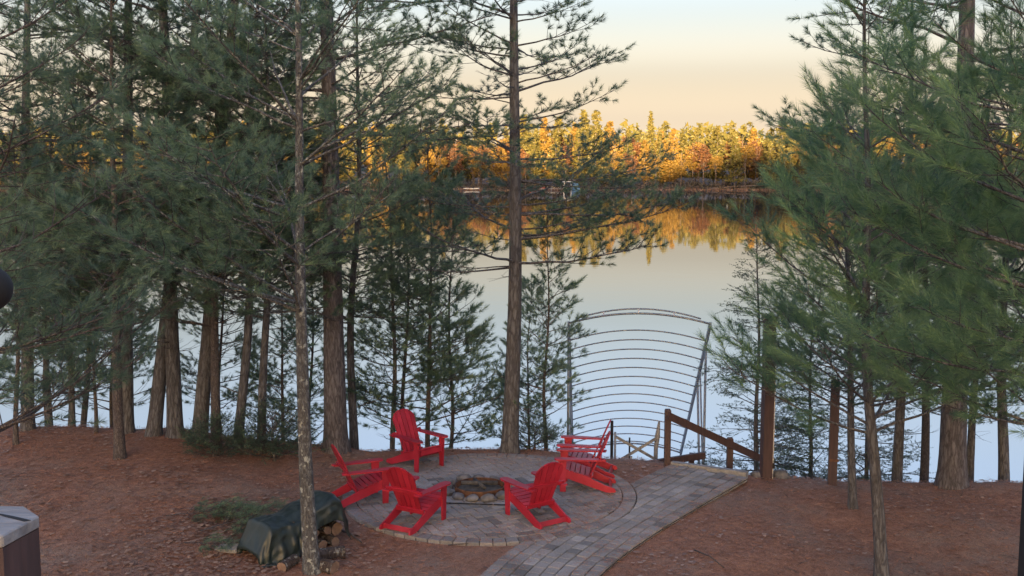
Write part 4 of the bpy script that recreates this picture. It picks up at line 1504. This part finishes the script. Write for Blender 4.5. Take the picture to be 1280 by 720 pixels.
# ------------------------------------------------------------------ things on the far shore
def far_pt(px, off):
    Y = 300.0
    x = (px - 640) / FOC * Y
    Y = shore_y(x) + off
    return Vector((x, Y, max(far_z(x, Y), WATER_Z)))
q = far_pt(692, -2)
dk2 = empty('boat_dock', q)
tag(dk2, 'long low wooden dock on the far shore', 'dock')
for k in range(12):
    MB().box((-6 + k * 1.0, 0, .45), (.96, 1.8, .1)).build('plank', M['grey_wood'], dk2)
for k in range(5):
    for s in (-.8, .8):
        MB().tube([(-6 + k * 2.75, s, -1.2), (-6 + k * 2.75, s, .9)], .09, 6).build('pile', M['grey_wood'], dk2)
q = far_pt(711, -1)
sh = empty('boat_shelter', q)
tag(sh, 'white open boat shelter frame on the far shore', 'shelter')
for x in (-1, 1):
    for y in (-1, 1):
        MB().box((x, y, 1.0), (.2, .2, 2.6)).build('post', M['white'], sh)
MB().prism([(-1.5, 2.3), (1.5, 2.3), (1.5, 2.42), (0, 2.8), (-1.5, 2.42)], 'y', -1.4, 1.4).build('roof', M['white'], sh)
MB().box((0, 0, 0.5), (2.1, 2.1, .14)).build('platform', M['rust'], sh)
q = far_pt(721, 0)
o = MB().prism([(-1.3, 0), (1.3, 0), (1.45, .9), (.9, 1.9), (-.9, 2.0), (-1.4, .9)], 'y', -1.2, 1.2).build('covered_boat', M['blue'], bevel=.1)
o.location = q
tag(o, 'boat under a blue cover beside the white shelter across the lake', 'boat')
def canoe(px, off, mt, lab):
    q = far_pt(px, off)
    vs, fs = [], []
    for i in range(9):
        t = i / 8 * 2 - 1
        w, d = .45 * (1 - t * t) + .02, .4 - .15 * abs(t) ** 3
        vs += [(t * 2.3, -w, .45 + .15 * t * t), (t * 2.3, 0, .45 - d), (t * 2.3, w, .45 + .15 * t * t)]
    for i in range(8):
        for k in (0, 1):
            fs.append((i * 3 + k, i * 3 + k + 1, i * 3 + k + 4, i * 3 + k + 3))
    o = obj('canoe', mesh_from('canoe', vs, fs, True), M[mt])
    o.location = q + Vector((0, 0, .05))
    o.modifiers.new('thickness', 'SOLIDIFY').thickness = .05
    tag(o, lab, 'canoe')
canoe(673, 1.5, 'canoe_red', 'red canoe drawn up on the far shore')
canoe(690, 2.5, 'white', 'white canoe drawn up near the dock on the far shore')
canoe(588, 1.0, 'white', 'white rowing hull alone on the far shore behind the pine branches')
q = far_pt(925, 1)
o = MB().tube([(-7, 0, .3), (0, .5, .9), (8, 0, 1.3)], [.25, .2, .1], 6).build('fallen_trunk', M['far_bark'], smooth=True)
o.location = q
tag(o, 'bleached fallen trunk along the far waterline', 'log')

# ------------------------------------------------------------------ litter on the ground
g = np.random.default_rng(9)
def free(x, y):
    return math.hypot(x - pcx, y - pcy) > prad + 0.03 and path_clear(x, y) > 0.03 and y < lip(x) + 0.6
pts = []
while len(pts) < 4600:
    x, y = g.uniform(-11, 11), g.uniform(10.5, 19.5)
    if x > -1.5 and g.random() < 0.5:
        continue
    if g.random() > 0.45 + 1.3 * mnoise.noise(Vector((x * .9, y * .9, 6.0))):
        continue
    if free(x, y):
        pts.append((x, y))
while len(pts) < 6200:            # drift of leaves by the brush heap
    x, y = g.normal(-3.7, .8), g.normal(13.9, .8)
    if free(x, y):
        pts.append((x, y))
for _ in range(170):              # blown on to the paving
    a_, r_ = g.uniform(0, 6.28), prad * math.sqrt(g.random())
    pts.append((pcx + r_ * math.cos(a_), pcy + r_ * math.sin(a_)))
V, F, T = [], [], []
for x, y in pts:
    on = not free(x, y)
    z = (TOP if math.hypot(x - pcx, y - pcy) < prad else ground_z(x, y)) + 0.012
    s = g.uniform(.018, .045) * (0.6 if on else 1) * (1.35 if g.random() < .15 else 1)
    a_ = g.uniform(0, 6.28)
    tx, ty = g.normal(0, .35, 2)
    b0 = len(V)
    ca_, sa_ = math.cos(a_), math.sin(a_)
    for lx, ly, lz in ((-1, 0, 0), (-.35, -.62, .22), (.35, -.5, .16), (1.05, 0, .1), (.3, .55, .2), (-.3, .66, .25)):
        X, Y_ = lx * ca_ - ly * sa_, lx * sa_ + ly * ca_
        V.append((x + X * s, y + Y_ * s, z + (lz + abs(X * tx) + abs(Y_ * ty) * .5) * s))
    F += [(b0, b0 + 1, b0 + 5), (b0 + 1, b0 + 4, b0 + 5), (b0 + 1, b0 + 2, b0 + 4), (b0 + 2, b0 + 3, b0 + 4)]
    T += [float(np.clip(g.normal(.5, .28), 0, 1))] * 6
o = obj('fallen_leaves', fast_mesh('fallen_leaves', np.array(V), np.array(F), T), M['leaf'], kind='stuff')
tag(o, 'dry brown leaves scattered over the needle-covered ground', 'leaves')
n = 150000
x = g.uniform(-11, 11, n)
y = g.uniform(10.4, 19.6, n)
GX = np.linspace(-11, 11, 221)
GY = np.linspace(10.4, 19.6, 93)
GZ = np.array([[ground_z(a_, b_) for a_ in GX] for b_ in GY])
GF = np.array([[free(a_, b_) for a_ in GX] for b_ in GY])
ix = np.clip(np.rint((x + 11) / .1).astype(int), 0, 220)
iy = np.clip(np.rint((y - 10.4) / .1).astype(int), 0, 92)
keep = GF[iy, ix]
x, y, ix, iy = x[keep], y[keep], ix[keep], iy[keep]
n = len(x)
z = GZ[iy, ix] + g.uniform(.0, .03, n)
a_ = g.uniform(0, 6.283, n)
ln = g.uniform(.05, .12, n)
d = np.stack([np.cos(a_), np.sin(a_), g.normal(0, .2, n)], 1)
s = np.stack([-np.sin(a_), np.cos(a_), g.normal(0, .4, n)], 1)
B = np.stack([x, y, z], 1)
V = np.empty((n, 3, 3))
V[:, 0] = B - s * .0035
V[:, 1] = B + s * .0035
V[:, 2] = B + d * ln[:, None]
o = obj('needle_litter', fast_mesh('needle_litter', V.reshape(-1, 3), np.arange(n * 3).reshape(-1, 3), np.repeat(g.random(n), 3)), M['duff_needle'], kind='stuff')
tag(o, 'rusty red carpet of fallen pine needles on the bank', 'needles')
# twigs strewn over the duff, needles blown over the paving
V, F, T = [], [], []
mbt = MB()
k = 0
while k < 420:
    x, y = g.uniform(-9, 9), g.uniform(11, 18.5)
    if not free(x, y):
        continue
    k += 1
    a_, l_ = g.uniform(0, 6.28), g.uniform(.06, .32)
    z = ground_z(x, y) + .012
    x2, y2 = x + math.cos(a_) * l_, y + math.sin(a_) * l_
    if not free(x2, y2):
        continue
    r_ = g.uniform(.002, .005)
    mbt.tube([(x, y, z), ((x + x2) / 2 + g.normal(0, .02), (y + y2) / 2 + g.normal(0, .02), z + .015), (x2, y2, ground_z(x2, y2) + .012)], [r_, r_ * .8, r_ * .5], 4, cap=False)
o = mbt.build('fallen_twigs', M['bark_young'], kind='stuff')
tag(o, 'short broken twigs scattered over the needle-covered ground', 'twigs')
n = 5200
a_ = g.uniform(0, 6.283, n)
r_ = prad * (1 - np.abs(g.normal(0, .22, n)))
x, y = pcx + r_ * np.cos(a_), pcy + r_ * np.sin(a_)
m2 = 3600
ss, of = g.uniform(1.3, PLEN - .1, m2), g.uniform(-.5, .5, m2)
of = np.sign(of) * (0.5 - (0.5 - np.abs(of)) ** 1.6) * PATH_W
pp = np.array([path_pt(a, b) for a, b in zip(ss, of)])
x, y = np.append(x, pp[:, 0]), np.append(y, pp[:, 1])
n = len(x)
a_ = g.uniform(0, 6.283, n)
B = np.stack([x, y, np.full(n, TOP + .007)], 1)
d = np.stack([np.cos(a_), np.sin(a_), np.zeros(n)], 1) * g.uniform(.05, .1, n)[:, None]
s = np.stack([-np.sin(a_), np.cos(a_), g.normal(0, .3, n)], 1) * .0028
V = np.stack([B - s, B + s, B + d], 1)
o = obj('blown_needles', fast_mesh('blown_needles', V.reshape(-1, 3), np.arange(n * 3).reshape(-1, 3), np.repeat(g.random(n), 3)), M['duff_needle'], kind='stuff')
tag(o, 'fallen pine needles blown over the patio and path pavers', 'needles')
